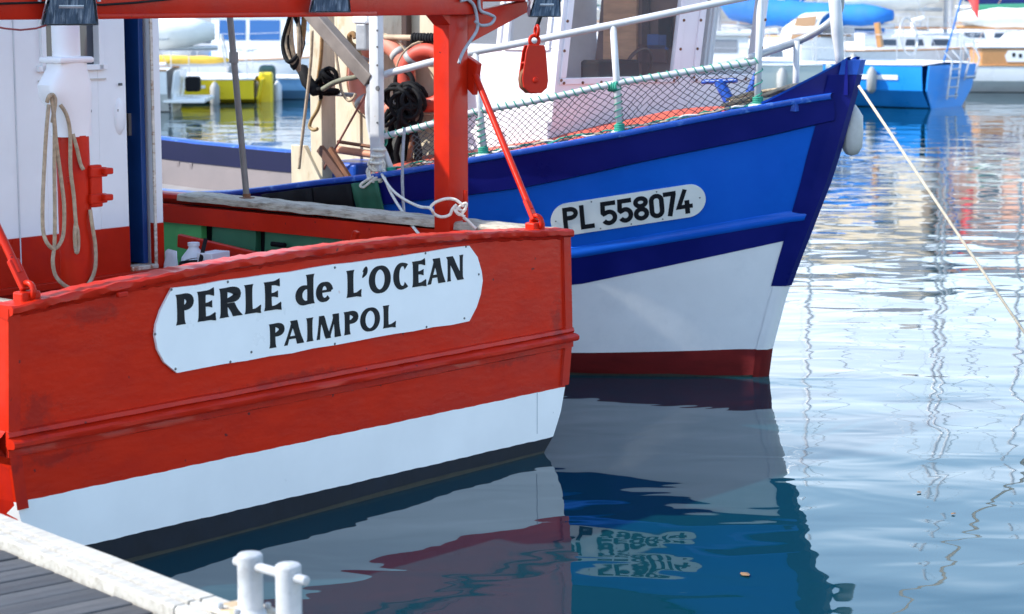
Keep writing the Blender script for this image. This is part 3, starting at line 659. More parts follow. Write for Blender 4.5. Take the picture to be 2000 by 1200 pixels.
# grey mooring rope thrown over the beam end
for k_, pts in enumerate([[(905, -6), (925, 10), (932, 40), (931, 60), (915, 85), (903, 105), (896, 124)], [(935, -6), (938, 20), (955, 28), (966, 35), (958, 47), (940, 50), (928, 42)], [(900, 2), (918, -2), (940, -4)]]):
    if k_ == 0: gr = empty('beam_rope', RB, 'grey rope end hanging over the right end of the red gallows beam', 'rope')
    MB().tube(smooth_path([RB.at(u, v, y=GY - .07) for u, v in pts], 6), .0085, 7).build('strand', ROPEG, gr, 180)

# pulley block hanging from the arm
PB = RB.at(1042, 135, y=GY + .03)
pb = empty('pulley_block', Frame(0, 0, 0), 'red steel pulley block hanging from the gallows arm', 'pulley'); pb.location = RB.w(PB); pb.rotation_euler = (R(-4), R(3), RB.ang + R(-34))
sh = [(-.045, .125), (.045, .125), (.055, .09), (.072, -.06), (.066, -.10), (.035, -.128), (-.03, -.128), (-.064, -.10), (-.072, -.055), (-.055, .09)]
MB().prism(sh, lambda x, z, d: Vector((x, -.040 + d, z)), .012).build('cheek', RED, pb, 30, bev=.003)
MB().prism(sh, lambda x, z, d: Vector((x, .030 + d, z)), .012).build('cheek', RED, pb, 30, bev=.003)
MB().lathe([(.02, -.026), (.075, -.026), (.060, -.008), (.060, .008), (.075, .026), (.02, .026)], (0, .002, -.055), 24, Matrix.Rotation(R(90), 3, 'X')).build('sheave', RUST, pb, 60)
MB().lathe([(.0001, .012), (.014, .010), (.018, 0)], (.0, -.040, -.06), 10, Matrix.Rotation(R(90), 3, 'X')).build('axle_pin', RED, pb, 60)
MB().tube([(-.055, -.034, .03), (-.055, .034, .03)], .006, 6).build('spacer', RED, pb); MB().tube([(.04, -.034, .10), (.04, .034, .10)], .012, 6).build('spacer', RED, pb)
MB().torus((0, .0, .150), .026, .010, Matrix.Rotation(R(90), 3, 'X'), 14, 8).build('eye', RED, pb, 60)
MB().torus((.012, .0, .200), .030, .009, Matrix.Rotation(R(90), 3, 'Y'), 14, 8).build('shackle', RED, pb, 60)
MB().tube([(.012, 0, .225), (.03, 0, .28), (.02, .02, .36)], .012, 8).build('hook', BLACK, pb, 60)

# grey pole stepped on the starboard capping
pf = RB.at(482, 388, x=1.69); pt = RB.at(449, -40, x=1.69 - .0)
pt = RB.at(446, 0, y=pf.y + .02); pt = pf.lerp(pt, 1.15)
po = MB().tube([pf, pt], .0185, 12).build('rail_pole', STEEL, red, 60)
MB().lathe([(.045, 0), (.045, .008), (.022, .012), (.022, .03)], pf + Vector((0, 0, -.002)), 14).build('pole_foot', RUST, po, 40)
q = pf.lerp(pt, .62); MB().tube([q - Vector((0, 0, .03)), q + Vector((0, 0, .03))], .026, 10).build('pole_clamp', STEEL, po, 40)

p = RB.at(545, 478, x=1.59); MB().tube([(p.x - .005, p.y - .05, p.z), (p.x - .005, p.y + .05, p.z)], .014, 8).build('hand_slot_shade', DARK, red, 60)  # dark oval on the board stands for the shade inside a slot
# things lying in the stern well
def stand(u, v, x): return RB.at(u, v, x=x)
p = stand(385, 512, 1.10)
bk = empty('bucket', Frame(0, 0, 0), 'black bucket standing in the stern well beside white bottles', 'bucket'); bk.location = RB.w((p.x, p.y, DECKZ)); zt = p.z - DECKZ
MB().lathe([(.0001, .01), (.075, .01), (.078, 0), (.092, zt), (.097, zt), (.097, zt - .015), (.094, zt - .018)], (0, 0, 0), 22).build('pail', BLACK, bk, 50)
MB().lathe([(.0915, zt - .05), (.089, zt - .14)], (0, 0, 0), 22).build('paper_label', mat('bucket label', (.45, .52, .50), .6, .5, 30, col2=(.02, .06, .06), lo=.45, hi=.5), bk, 50)
MB().tube([(.095 * math.cos(a_), .095 * math.sin(a_), zt - .02 + .03 * math.sin(a_ * 1)) for a_ in [i * .26 for i in range(13)]], .003, 5).build('bail', STEEL, bk)
def bottle(u, v, x, r, hh, m_, capm, label, name='bottle'):
    p = stand(u, v, x); o = empty(name, Frame(0, 0, 0), label, 'bottle'); o.location = RB.w((p.x, p.y, DECKZ)); t_ = p.z - DECKZ
    MB().lathe([(.0001, 0), (r, 0), (r * 1.03, .02), (r * 1.0, t_ * .62), (r * .9, t_ * .74), (r * .38, t_ * .9), (r * .36, t_ * .96)], (0, 0, 0), 18).build('bottle_body', m_, o, 60)
    MB().lathe([(r * .44, t_ * .94), (r * .44, t_ * 1.0), (.0001, t_ * 1.0)], (0, 0, 0), 12).build('bottle_cap', capm, o, 60)
WPL = mat('white plastic', (.70, .70, .72), .4, .06, 6)
bottle(378, 474, 1.28, .075, .3, WPL, WPL, 'white plastic jug behind the black bucket')
p = stand(417, 492, 1.24); bx = empty('printed_box', Frame(0, 0, 0), 'small white box with grey print right of the bucket', 'box'); bx.location = RB.w((p.x, p.y, DECKZ)); bx.rotation_euler = (0, 0, RB.ang + R(10)); t_ = p.z - DECKZ
MB().box((0, 0, t_ / 2), (.16, .10, t_), bev=.003).build('carton', WPL, bx)
MB().box((.01, -.0515, t_ * .75), (.10, .002, .07)).build('print_panel', mat('grey print', (.30, .33, .40), .6, .5, 40, col2=(.65, .66, .70), lo=.45, hi=.52), bx)
p0, p1 = stand(322, 490, 1.20), stand(343, 486, 1.20)
mb = MB(); rows = []
for i in range(9):
    t_ = i / 8; row = []
    for j in range(5): s_ = j / 4; q = p0.lerp(p1, s_); row.append(Vector((q.x + .02 * math.sin(t_ * 5 + s_ * 4), q.y + .035 * math.sin(t_ * 3 + j), lerp(q.z, DECKZ, t_) - .02 * abs(s_ - .5))))
    rows.append(row)
so_ = mb.grid(rows).build('white_cloth', mat('white cloth', (.68, .68, .70), .9, .08, 10, .004, 20), None, 180, label='crumpled white cloth hanging at the foot of the cabin door', cat='cloth'); so_.location = RB.loc; so_.rotation_euler = (0, 0, RB.ang)
sm = so_.modifiers.new('s', 'SOLIDIFY'); sm.thickness = .006
a, b = stand(402, 466, 1.22), stand(394, 500, 1.16)
br_ = MB().bar(b.lerp(a, -1.5), a, .022, .012).build('brush_handle', BLACK, None, bev=.004, label='black brush handle sticking up out of the bucket', cat='brush'); br_.location = RB.loc; br_.rotation_euler = (0, 0, RB.ang)

# ================================================================ blue boat
blue = empty('blue_fishing_boat', BB, 'blue and white fishing boat moored behind, bow to the right, number plate on the bow', 'fishing boat')
STEMTAB = [(-.5, -.25), (0, 0), (.16, .02), (.45, .10), (.62, .155), (1.2, .37), (1.7, .52), (1.95, .58)]
def stem_y(z): return interp(STEMTAB, z)
def hb(y, z):
    t = max(0, min(1, z / 1.6)); q = max(0, stem_y(z) - y)
    Lz, Bz, p = lerp(3.0, 3.3, t), lerp(1.35, 1.6, t), lerp(1.9, 2.0, t)
    if z < 0: Bz *= 1 + z * .8
    b = Bz * (1 - (1 - min(q / Lz, 1)) ** p)
    if y < -5.5: b *= 1 - .10 * ((-y - 5.5) / 3) ** 2
    return b + .035
def hull_hit(u, v):
    o = BB.i @ Vector((0, 0, CAM_H)); d = BB.i.to_3x3() @ cam_ray(u, v)
    t0, pv = 10.0, None
    for i in range(500):
        t = 10 + i * .02; p = o + d * t; g = p.x - hb(p.y, p.z)
        if g < 0: break
    a, b = t - .02, t
    for _ in range(20):
        m_ = (a + b) / 2; p = o + d * m_
        if p.x - hb(p.y, p.z) < 0: b = m_
        else: a = m_
    return o + d * a
def px_line(pts): return sorted([(h_.y, h_.z) for h_ in (hull_hit(u, v) for u, v in pts)])
SHEER = [(-8.5, 1.12), (-6, 1.0)] + px_line([(400, 383), (500, 373), (620, 357), (740, 344), (845, 327), (1000, 301), (1212, 264), (1480, 212), (1560, 198), (1640, 186)])
STRAKE = [(-8.5, .95), (-6, .83)] + px_line([(620, 415), (760, 398), (1000, 371), (1120, 347), (1250, 317), (1500, 266), (1605, 241), (1645, 232)])
MOULD1 = [(-8.5, .60), (-6, .50)] + px_line([(1112, 486), (1300, 455), (1487, 423), (1560, 411)])
MOULD2 = [(-8.5, .54), (-6, .44)] + px_line([(1112, 506), (1300, 476), (1500, 441), (1560, 431)])
NAVYB = [(-8.5, .36), (-6, .28)] + px_line([(1112, 560), (1300, 521), (1500, 478), (1545, 468)])
BOOTB = [(-8.5, .13), (-4, .13)] + px_line([(1115, 690), (1250, 688), (1400, 684), (1470, 681), (1500, 683)])
def L_(tab): return lambda y: interp(tab, y)
YS = [-8.5, -7.5, -6.5, -5.5, -4.6, -3.9, -3.3, -2.9, -2.5, -2.15, -1.8, -1.5, -1.25, -1.0, -.8, -.6, -.42, -.26, -.1, .05, .2, .3, .4, .48]
def hp(s, y, z, off=0): return Vector((s * (hb(y, z) + off), y, z))
def hband(s, lo, hi, nz, off=0, ys=YS):
    rows = []
    for j in range(nz + 1):
        row = []
        for y in ys:
            z = lerp(lo(y), hi(y), j / nz); yc = min(y, stem_y(z) - .0)
            z = lerp(lo(yc), hi(yc), j / nz); row.append(hp(s, yc, z, off))
        rows.append(row)
    return MB().grid(rows)
def strip(s, mid, prof, ys=YS):
    """moulding along the hull: prof of (out, dz)"""
    rows = []
    for o_, dz in prof:
        row = []
        for y in ys:
            z = mid(y) + dz; yc = min(y, stem_y(z)); z = mid(yc) + dz; row.append(hp(s, yc, z, o_))
        rows.append(row)
    return MB().grid(rows)
sheer, strake, m1, m2, nvb, btb = map(L_, (SHEER, STRAKE, MOULD1, MOULD2, NAVYB, BOOTB))
for s in (1, -1):
    hband(s, lambda y: -.5, btb, 4).build('boot_top', ANTIF, blue, 180)
    hband(s, btb, nvb, 6).build('white_band', WHITEB, blue, 180)
    hband(s, lambda y: -.03, lambda y: .014 + .004 * math.sin(y * 11) + .003 * math.sin(y * 29), 1, .003).build('scum_line', MATS['weed and scum'], blue, 180)
    hband(s, nvb, lambda y: m2(y) + .004, 3, .004).build('navy_band', NAVY, blue, 180)
    hband(s, m1, strake, 6).build('topside', BLUE, blue, 180)
    strip(s, lambda y: (m1(y) + m2(y)) / 2, [(0, .035), (.007, .030), (.009, .014), (.014, .006), (.017, -.014), (.014, -.027), (.0, -.034)]).build('moulding', BLUE, blue, 50)
    rows = []
    hband(s, lambda y: strake(y), lambda y: sheer(y) - .012, 3, .03).build('sheer_strake', NAVY, blue, 180)
    strip(s, strake, [(.0, -.004), (.03, .0), (.03, .002)]).build('strake_edge', NAVY, blue, 40)
    strip(s, sheer, [(.028, -.02), (.052, -.016), (.056, -.002), (.05, .012), (.035, .018), (-.06, .018), (-.07, .010), (-.07, -.02), (-.07, -.06)]).build('capping', BLUETOP, blue, 40)
    hband(s, lambda y: sheer(y) - .40, lambda y: sheer(y) - .01, 3, -.07, [y for y in YS if y < .15]).build('inner_bulwark', mat('shaded inner bulwark', (.17, .14, .135), .6, .12, 3), blue, 180)  # base darkened: shade on the inside of the bulwark is put into the colour
    hband(s, lambda y: sheer(y) - .155, lambda y: sheer(y) - .0, 1, -.078, [y for y in YS if y < -3.4]).build('inner_rail', mat('shaded navy inner rail', (.003, .004, .030), .5, spec=.15), blue, 180)  # darker copy of the navy, with shade put into its colour
# decks: fore deck orange red, working deck grey
dz_ = lambda y: sheer(y) - .13
MB().grid([[(k * (hb(y, sheer(y)) - .09), y, dz_(y) + .10 + .17 * (1 - k * k) * min(1, (.35 - y) / .9)) for k in (-1, -.75, -.5, -.25, 0, .25, .5, .75, 1)] for y in [q for q in YS if -2.2 <= q <= .3]]).build('fore_deck', DECKR, blue)
MB().grid([[(-hb(y, sheer(y)) + .08, y, sheer(y) - .36), (hb(y, sheer(y)) - .08, y, sheer(y) - .36)] for y in YS if y <= -3.2]).build('work_deck', mat('grey work deck', (.25, .23, .22), .7, .2, 3), blue)
tw = hb(-8.5, .8); MB().prism([(-tw, 1.12), (tw, 1.12), (tw * .93, .4), (tw * .8, -.4), (-tw * .8, -.4), (-tw * .93, .4)], lambda x, z, d: Vector((x, -8.5 - d, z)), .05).build('transom', BLUE, blue)
# stem post in three colours, head knob
def stem_piece(z0, z1, m_, n=8, wdt=.050, fw=.050, bk=.101):
    rows = []
    for i in range(n + 1):
        z = lerp(z0, z1, i / n); y = stem_y(z)
        k = max(0, min(1, (z - .5) / .8)) if bk > .1 else 1; b_ = bk * lerp(.48, .80, k); f_ = fw * lerp(.35, 1, k); w_ = max(wdt * lerp(.6, 1, k), hb(y - .012, z) + .008); rows.append([(hb(y - b_, z) + .007, y - b_, z), (hb(y - b_ * .66, z) + .008, y - b_ * .66, z), (hb(y - b_ * .33, z) + .009, y - b_ * .33, z), (w_, y - .01, z), (w_ * .55, y + f_, z), (-w_ * .55, y + f_, z), (-w_, y - .01, z), (-hb(y - b_ * .33, z) - .009, y - b_ * .33, z), (-hb(y - b_ * .66, z) - .008, y - b_ * .66, z), (-hb(y - b_, z) - .007, y - b_, z)])
    mb = MB().grid(rows); mb.f += [tuple(range(10)), tuple(n * 10 + q for q in range(10))]; return mb.build('stem_post', m_, blue, 40)
zst = .555; stem_piece(-.5, .165, ANTIF, wdt=.038, fw=.010, bk=.05); stem_piece(.167, zst, WHITEB, wdt=.038, fw=.010, bk=.05); stem_piece(zst + .002, 1.80, NAVY)
stem_piece(1.802, 1.885, BLUETOP, 3, .050, .05, .05)
# raised bow boards either side of the stem head
for s in (1, -1):
    mb = MB(); rows = []
    for i in range(9):
        y = lerp(.14, stem_y(1.75) + .02, i / 8); z0 = sheer(y); z1 = z0 + .012 + .19 * (i / 8) ** 1.15; b0 = hb(y, min(z0, 1.75)) - .005
        if i == 8: b0 = .055
        rows.append([Vector((s * b0, y, z0)), Vector((s * (b0 + .012), y, z1)), Vector((s * (b0 - .022), y, z1 + .004)), Vector((s * (b0 - .04), y, z0))])
    mb.grid(rows); mb.f.append((0, 1, 2, 3)); mb.build('bow_board', NAVY, blue, 30)
    rows = [[r_[1] + Vector((0, 0, .001)), r_[1] + Vector((s * .006, 0, .012)), r_[2] + Vector((-s * .006, 0, .012)), r_[2] + Vector((0, 0, .001))] for r_ in rows]; MB().grid(rows).build('bow_board_cap', BLUETOP, blue, 40)
MB().box((0, .22, 1.62), (.5, .22, .05)).build('breasthook', BLUETOP, blue)
for u_ in (348, 372, 440, 520, 585):
    q_ = BB.at(u_, 345, x=-1.42); MB().box((-hb(q_.y, .9) + .078, q_.y, sheer(q_.y) - .27), (.012, .035, .22), bev=.003).build('bulwark_frame', MATS['shaded inner bulwark'], blue)
# number plate following the hull
pc = [(1076, 428), (1378, 388)]
pA, pB = hull_hit(1076, 433), hull_hit(1378, 387)
arcs = [0]; 
def surf(y, z, d=0):
    e = .01; p = hp(1, y, z); dy = hp(1, y + e, z) - p; dzv = hp(1, y, z + e) - p; n_ = dy.cross(dzv).normalized()
    if n_.x < 0: n_ = -n_
    return p + n_ * d
def plate_pt(a, b, d):
    """a along the plate 0..1 left to right, b in metres up from its middle line"""
    y = lerp(pA.y, pB.y, a); z = lerp(pA.z, pB.z, a); k = PL_SLOPE
    return surf(y + b * .10, z + b * .98, d)
PL_SLOPE = 0
hw = .098; Lm = (surf(pB.y, pB.z) - surf(pA.y, pA.z)).length; ra = hw / Lm
n_ = 60; top_, bot_ = [], []
for i in range(n_ + 1):
    a = .5 - .5 * math.cos(math.pi * i / n_); e = 1.0
    if a < ra: e = math.sqrt(max(0, 1 - ((ra - a) / ra) ** 2))
    if a > 1 - ra: e = math.sqrt(max(0, 1 - ((a - 1 + ra) / ra) ** 2))
    top_.append((a, hw * max(e, .03))); bot_.append((a, -hw * max(e, .03)))
rows = [[plate_pt(a, lerp(b, t_, k / 4), .010) for k in range(5)] for (a, t_), (_, b) in zip(top_, bot_)]
mb = MB().grid(rows); mb.grid([[plate_pt(a, b, .010) for a, b in top_], [plate_pt(a, b, .001) for a, b in top_]]); mb.grid([[plate_pt(a, b, .010) for a, b in bot_], [plate_pt(a, b, .001) for a, b in bot_]])
NP = mb.build('number_plate', mat('aged white plate', (.66, .67, .64), .42, .06, 5, .0003, 40, spots=(.40, .36, .30), spot_scale=20, spot_amt=.73), blue, 30)
def u2a(u): p = hull_hit(u, lerp(433, 387, (u - 1076) / 302)); return (p.y - pA.y) / (pB.y - pA.y)
cap = .148
for ch, u0, u1 in (('P', 1101, 1131), ('L', 1134, 1161), ('5', 1174, 1206), ('5', 1207, 1237), ('8', 1238, 1268), ('0', 1269, 1298), ('7', 1297, 1322), ('4', 1322, 1351)):
    a0, a1 = u2a(u0), u2a(u1); wd = (a1 - a0) * Lm / cap
    def fn(x, y, d): return plate_pt(a0 + x * cap / Lm - .006 * y, (y - .5) * cap, .0105 + d)
    letter_mesh(grotesk(ch, wd, .185), fn, .0012).build('character', INK, NP)
for a, b in ((.035, 0), (.28, .085), (.70, .085), (.965, .01), (.33, -.085), (.73, -.085), (.53, -.086)):
    p = plate_pt(a, b, .0105); MB().lathe([(.0001, .002), (.004, .002), (.005, 0)], p, 8, (surf(0, 1, 1) - surf(0, 1, 0)).to_track_quat('Z', 'Y').to_matrix()).build('screw', SCREW, NP)
# black rubber mats and a green cloth hung over the aft quarter
def hang(y0, y1, lo_, m_, name, label, cat, group=None, n=6):
    rows = []
    for j in range(7):
        row = []
        for i in range(n + 1):
            y = lerp(y0, y1, i / n); z = lerp(sheer(y) - .03, lo_, j / 6); row.append(hp(1, y + .05 * (j / 6) * (1 if m_ is not BLACK else 0), z, .070 + .008 * math.sin(i * 2.1 + j)))
        rows.append(row)
    o = MB().grid(rows).build(name, m_, None, 180, label=label, cat=cat, group=group); o.location = BB.loc; o.rotation_euler = (0, 0, BB.ang)
    m2_ = o.modifiers.new('s', 'SOLIDIFY'); m2_.thickness = .015
ya = hull_hit(705, 380).y; yb = hull_hit(755, 380).y
hang(ya, yb, .60, mat('green tarpaulin', (.015, .11, .06), .7, .2, 8, .004, 10), 'green_tarp', 'dark green tarpaulin hung over the blue side, right of the black mats', 'tarp')
ym = hull_hit(630, 400).y; yn = hull_hit(528, 400).y
hang(ym + .006, ya - .006, .5, BLACK, 'rubber_mat', 'black rubber mat on the blue side, next to the green tarpaulin', 'mat', 'rubber mats on the blue side')
hang(yn + .006, ym - .006, .5, BLACK, 'rubber_mat', 'black rubber mat on the blue side, second from the green tarpaulin', 'mat', 'rubber mats on the blue side')

# ---------------- rails: white tubes along the starboard bow
def bpt(u, v, off=-.02): 
    """point above the capping: the ray meets the vertical curtain standing on the sheer line"""
    o = BB.i @ Vector((0, 0, CAM_H)); d = BB.i.to_3x3() @ cam_ray(u, v); a, b = 9.0, 22.0
    def g(t):
        p = o + d * t; return p.x - (hb(p.y, sheer(p.y)) + off)
    t = 9.0
    while g(t) > 0 and t < 22: t += .02
    a, b = t - .02, t
    for _ in range(18):
        m_ = (a + b) / 2
        if g(m_) < 0: b = m_
        else: a = m_
    return o + d * a
rail = smooth_path([bpt(u, v) for u, v in [(752, 335), (742, 300), (728, 270), (720, 225), (721, 190), (730, 165), (752, 146), (800, 133), (845, 121)]] + [bpt(u, v) for u, v in [(920, 103), (1010, 86), (1200, 48), (1350, 17), (1480, -10), (1560, -27)]], 8)
MB().tube(rail, .021, 12).build('top_rail', WTUBE, blue, 180)
mr_ = smooth_path([bpt(u, v) for u, v in [(738, 270), (845, 242), (935, 217), (1010, 204), (1110, 184), (1205, 163), (1340, 141), (1482, 120)]], 6)
mro = MB().tube(mr_, .0185, 12).build('mid_rail', WTUBE, blue, 180)
MB().tube([bpt(738, 272), bpt(752, 300), bpt(767, 338)], .0185, 10).build('stanchion', WTUBE, blue, 180)
st_o = []
for top, foot in (((1197, 48), (1211, 263)), ((1485, -10), (1479, 209)), ((928, 102), (946, 306))):
    st_o.append(MB().tube([bpt(*foot), bpt(*top)], .0195, 12).build('stanchion', WTUBE, blue, 180))
    f_ = bpt(*foot); MB().lathe([(.055, -.006), (.05, .012), (.024, .02)], f_, 14).build('rail_foot', WTUBE, blue, 50)
# pulpit: far side grey rail, thin post, thick jack staff at the stem
def port(u, v, off=-.03):
    o = BB.i @ Vector((0, 0, CAM_H)); d = BB.i.to_3x3() @ cam_ray(u, v); t = 9.0
    while t < 24:
        p = o + d * t
        if -p.x > hb(p.y, sheer(p.y)) + off and p.x < 0: break
        t += .01
    return p
MB().tube(smooth_path([bpt(1460, 115), (BB.at(1500, 101, y=.05)), BB.at(1560, 80, y=.12), BB.at(1610, 52, y=.28), BB.at(1640, 20, y=.33), BB.at(1641, -20, y=.34)], 6), .022, 10).build('pulpit_rail', GALV, blue, 180)
pq = BB.at(1556, 80, y=.12); MB().tube([(pq.x, pq.y, sheer(.12) - .05), pq], .019, 10).build('stanchion', WTUBE, blue, 180)
ja, jb = BB.at(1641, 132, y=.36), BB.at(1627, -40, y=.36)
MB().tube([ja, ja.lerp(jb, .15), ja.lerp(jb, .4), jb], [.026, .026, .036, .036], 12).build('jack_staff', WTUBE, blue, 180)
# lashings: green twine spiralled round mid rail and stanchions
def spiral(path, r, turns, tw_=.0035):
    n = int(turns * 10); pts = []
    ln_ = [0]
    for a, b in zip(path, path[1:]): ln_.append(ln_[-1] + (Vector(b) - Vector(a)).length)
    for i in range(n + 1):
        s_ = ln_[-1] * i / n; k = max(j for j in range(len(ln_)) if ln_[j] <= s_ + 1e-9); k = min(k, len(path) - 2)
        p = Vector(path[k]).lerp(Vector(path[k + 1]), (s_ - ln_[k]) / (ln_[k + 1] - ln_[k])); d = (Vector(path[k + 1]) - Vector(path[k])).normalized()
        x = d.cross(Vector((.3, .9, .2))).normalized(); y = d.cross(x); a = 6.28318 * i / 10
        pts.append(p + (x * math.cos(a) + y * math.sin(a)) * r)
    return MB().tube(pts, tw_, 4)
spiral(mr_, .0225, 46).build('lashing', TEAL, blue, 180)
spiral([bpt(1205, 165), bpt(1211, 255)], .0235, 7).build('lashing', TEAL, blue, 180); spiral([bpt(936, 222), bpt(946, 300)], .0235, 7).build('lashing', TEAL, blue, 180); spiral([bpt(1482, 122), bpt(1480, 190)], .0235, 3).build('lashing', TEAL, blue, 180)
for u, v in ((1199, 169), (1480, 197), (1210, 250), (944, 295), (741, 262), (745, 277), (765, 334)):
    c = bpt(u, v); spiral([c - Vector((0, .03, 0)), c + Vector((0, .03, 0))] if v in (169, 262, 277) else [c - Vector((0, 0, .02)), c + Vector((0, 0, .02))], .025, 4, .008).build('knot', TEAL, blue, 180)
# diamond net between mid rail and capping
net = MB(); ya_, yb_ = bpt(800, 254).y, bpt(1478, 125).y
def rail_z(y):
    best = min(range(len(mr_) - 1), key=lambda i: abs((mr_[i].y + mr_[i + 1].y) / 2 - y)); a, b = mr_[best], mr_[best + 1]; t = (y - a.y) / (b.y - a.y) if b.y != a.y else 0; return lerp(a.z, b.z, t)
NC, NR = 92, 13
def npt(i, j):
    y = lerp(ya_, yb_, i / NC); zt_, zb_ = rail_z(y) - .022, sheer(y) + .02; t = j / NR
    y += .004 * math.sin(i * 1.9 + j * 1.1) + .010 * math.sin(i * .21 + j * .3); t_ = t + .010 * math.sin(i * .17) + .006 * math.sin(i * 2.7 + j * 2.3); z = lerp(zt_, zb_, max(0, min(1, t_))); y2 = y
    return Vector((hb(y2, sheer(y2)) - .02 + .012 * math.sin(t * 3.14) * math.sin(i * .4), y2, z))
for j in range(NR):
    for i in range(NC):
        if random.random() < .012: continue
        if (i + j) % 2 == 0:
            if i + 1 <= NC: net.tube([npt(i, j), npt(i + 1, j + 1)], .0023, 3, caps=False)
        elif i + 1 <= NC: net.tube([npt(i + 1, j), npt(i, j + 1)], .0023, 3, caps=False)
net.build('net', NETB, blue, kind='stuff')
# ragged rope along the foot of the net
for m_, k_ in ((ROPEB, 0), (TEAL, 2), (ROPEW, 4)):
    pts = [Vector((hb(y, sheer(y)) - .03 + random.uniform(-.02, .02), y, sheer(y) + .028 + random.uniform(-.006, .018))) for y in [lerp(ya_ - .1, yb_, i / 40) for i in range(41)]]
    MB().tube(smooth_path(pts, 2), .006, 5).build('foot_rope', m_, blue, 180)

# ---------------- wheelhouse
WH = [(.62, -1.19), (-.30, -.84), (-.78, -.66), (-.95, -1.2), (-.95, -2.05), (.62, -2.05)]
ZD = 1.12; ZT = 2.95
WHW = mat('white wheelhouse paint', (.76, .75, .77), .36, .05, 3, .0008, 14, spots=(.5, .42, .36), spot_scale=14, spot_amt=.75)
def rake(z): return .13 * max(0, (z - ZD)) 
def wpt(i, z, t=0, j=None, d=0):
    """point on the wall from corner i to corner j at fraction t, leaning forward with height; d = outward"""
    j = (i + 1) % 6 if j is None else j; a, b = Vector(WH[i] + (0,)), Vector(WH[j] + (0,)); p = a.lerp(b, t)
    n_ = Vector((-(b - a).y, (b - a).x, 0)).normalized()
    if n_.dot(p - Vector((-.2, -1.5, 0))) < 0: n_ = -n_
    return Vector((p.x, p.y + rake(z), z)) + n_ * d
wh = None
def wquad(i, t0, t1, z0, z1, m_, name, par, th=.05, d=0):
    vs = [wpt(i, z, t, None, d - q) for q in (0, th) for t, z in ((t0, z0), (t1, z0), (t1, z1), (t0, z1))]
    return MB().add(vs, [(0, 1, 2, 3), (7, 6, 5, 4), (0, 4, 5, 1), (1, 5, 6, 2), (2, 6, 7, 3), (3, 7, 4, 0)]).build(name, m_, par, bev=.004)
def wt(i, u, v):
    """fraction along wall i of a pixel"""
    best = None
    for k in range(401):
        t = -.2 + 1.4 * k / 400
        # project point on the wall at height z where its pixel row equals v
        lo_, hi_ = .8, 3.2
        for _ in range(24):
            z = (lo_ + hi_) / 2; p = BB.w(wpt(i, z, t)) - Vector((0, 0, CAM_H)); f = Vector((0, math.cos(PITCH), -math.sin(PITCH))); up = Vector((0, math.sin(PITCH), math.cos(PITCH)))
            vv = 600 - F_PX * p.dot(up) / p.dot(f)
            if vv > v: lo_ = z
            else: hi_ = z
        uu = 1000 + F_PX * p.x / p.dot(f)
        if best is None or abs(uu - u) < best[0]: best = (abs(uu - u), t, z)
    return best[1], best[2]
t0, zb = wt(0, 1100, 157); t1, _ = wt(0, 1316, 140)
zt_ = 2.62
# front facet with the big window
wquad(0, 0, 1, ZD - .1, zb, WHW, 'wheelhouse_front', blue); wquad(0, 0, t0, zb + .001, zt_, WHW, 'wheelhouse_front', blue); wquad(0, t1, 1, zb + .001, zt_, WHW, 'wheelhouse_front', blue)
def window(i, t0, t1, z0, z1, par, gm=GLASSC, fr=.028, fm=WHW, bolts=True):
    fo = MB()
    def fp(t, z, d): return wpt(i, z, t, None, d)
    Lw = (Vector(WH[i]) - Vector(WH[(i + 1) % 6])).length; ft = fr / Lw
    for a, b, c, d in ((t0 - ft, t1 + ft, z0 - fr, z0 + .012), (t0 - ft, t0 + ft * .5, z0 + .013, z1), (t1 - ft * .5, t1 + ft, z0 + .013, z1)):
        vs = [fp(t, z, q) for q in (.012, -.03) for t, z in ((a, c), (b, c), (b, d), (a, d))]; fo.add(vs, [(0, 1, 2, 3), (7, 6, 5, 4), (0, 4, 5, 1), (1, 5, 6, 2), (2, 6, 7, 3), (3, 7, 4, 0)])
    f = fo.build('window', fm, par, bev=.004)
    MB().add([fp(t, z, -.01) for t, z in ((t0, z0), (t1, z0), (t1, z1), (t0, z1))], [(0, 1, 2, 3)]).build('pane', gm, f)
    if bolts:
        for k in range(6):
            for tt in (t0 - ft * .75, t1 + ft * .75):
                c = fp(tt, lerp(z0, z1, k / 5), .012); MB().lathe([(.0001, .006), (.008, .004), (.010, 0)], c, 8, (fp(0, 2, 1) - fp(0, 2, 0)).to_track_quat('Z', 'Y').to_matrix()).build('bolt', RUST, f)
        for k in range(7):
            c = fp(lerp(t0, t1, k / 6), z0 - fr * .6, .012); MB().lathe([(.0001, .006), (.008, .004), (.010, 0)], c, 8, (fp(0, 2, 1) - fp(0, 2, 0)).to_track_quat('Z', 'Y').to_matrix()).build('bolt', RUST, f)
    return f
window(0, t0, t1, zb, zt_, blue)
ta, zc = wt(1, 1352, 134); tb, _ = wt(1, 1442, 122)
wquad(1, 0, 1, ZD - .1, zb, WHW, 'wheelhouse_front', blue); wquad(1, 0, max(.04, ta), zb + .001, zt_, WHW, 'wheelhouse_front', blue); wquad(1, .96, 1, zb + .001, zt_, WHW, 'wheelhouse_front', blue)
window(1, max(.06, ta), .94, zb, zt_, blue)
wquad(3, 0, 1, ZD - .1, zt_, mat('brown inner lining', (.26, .16, .13), .6, .3, 3), 'wheelhouse_side', blue)
for i, m_ in ((2, WHW), ):
    wquad(i, 0, 1, ZD - .1, 1.75, m_, 'wheelhouse_side', blue); wquad(i, 0, .12, 1.75, zt_, m_, 'wheelhouse_side', blue); wquad(i, .88, 1, 1.75, zt_, m_, 'wheelhouse_side', blue); window(i, .12, .88, 1.76, zt_, blue, bolts=False)
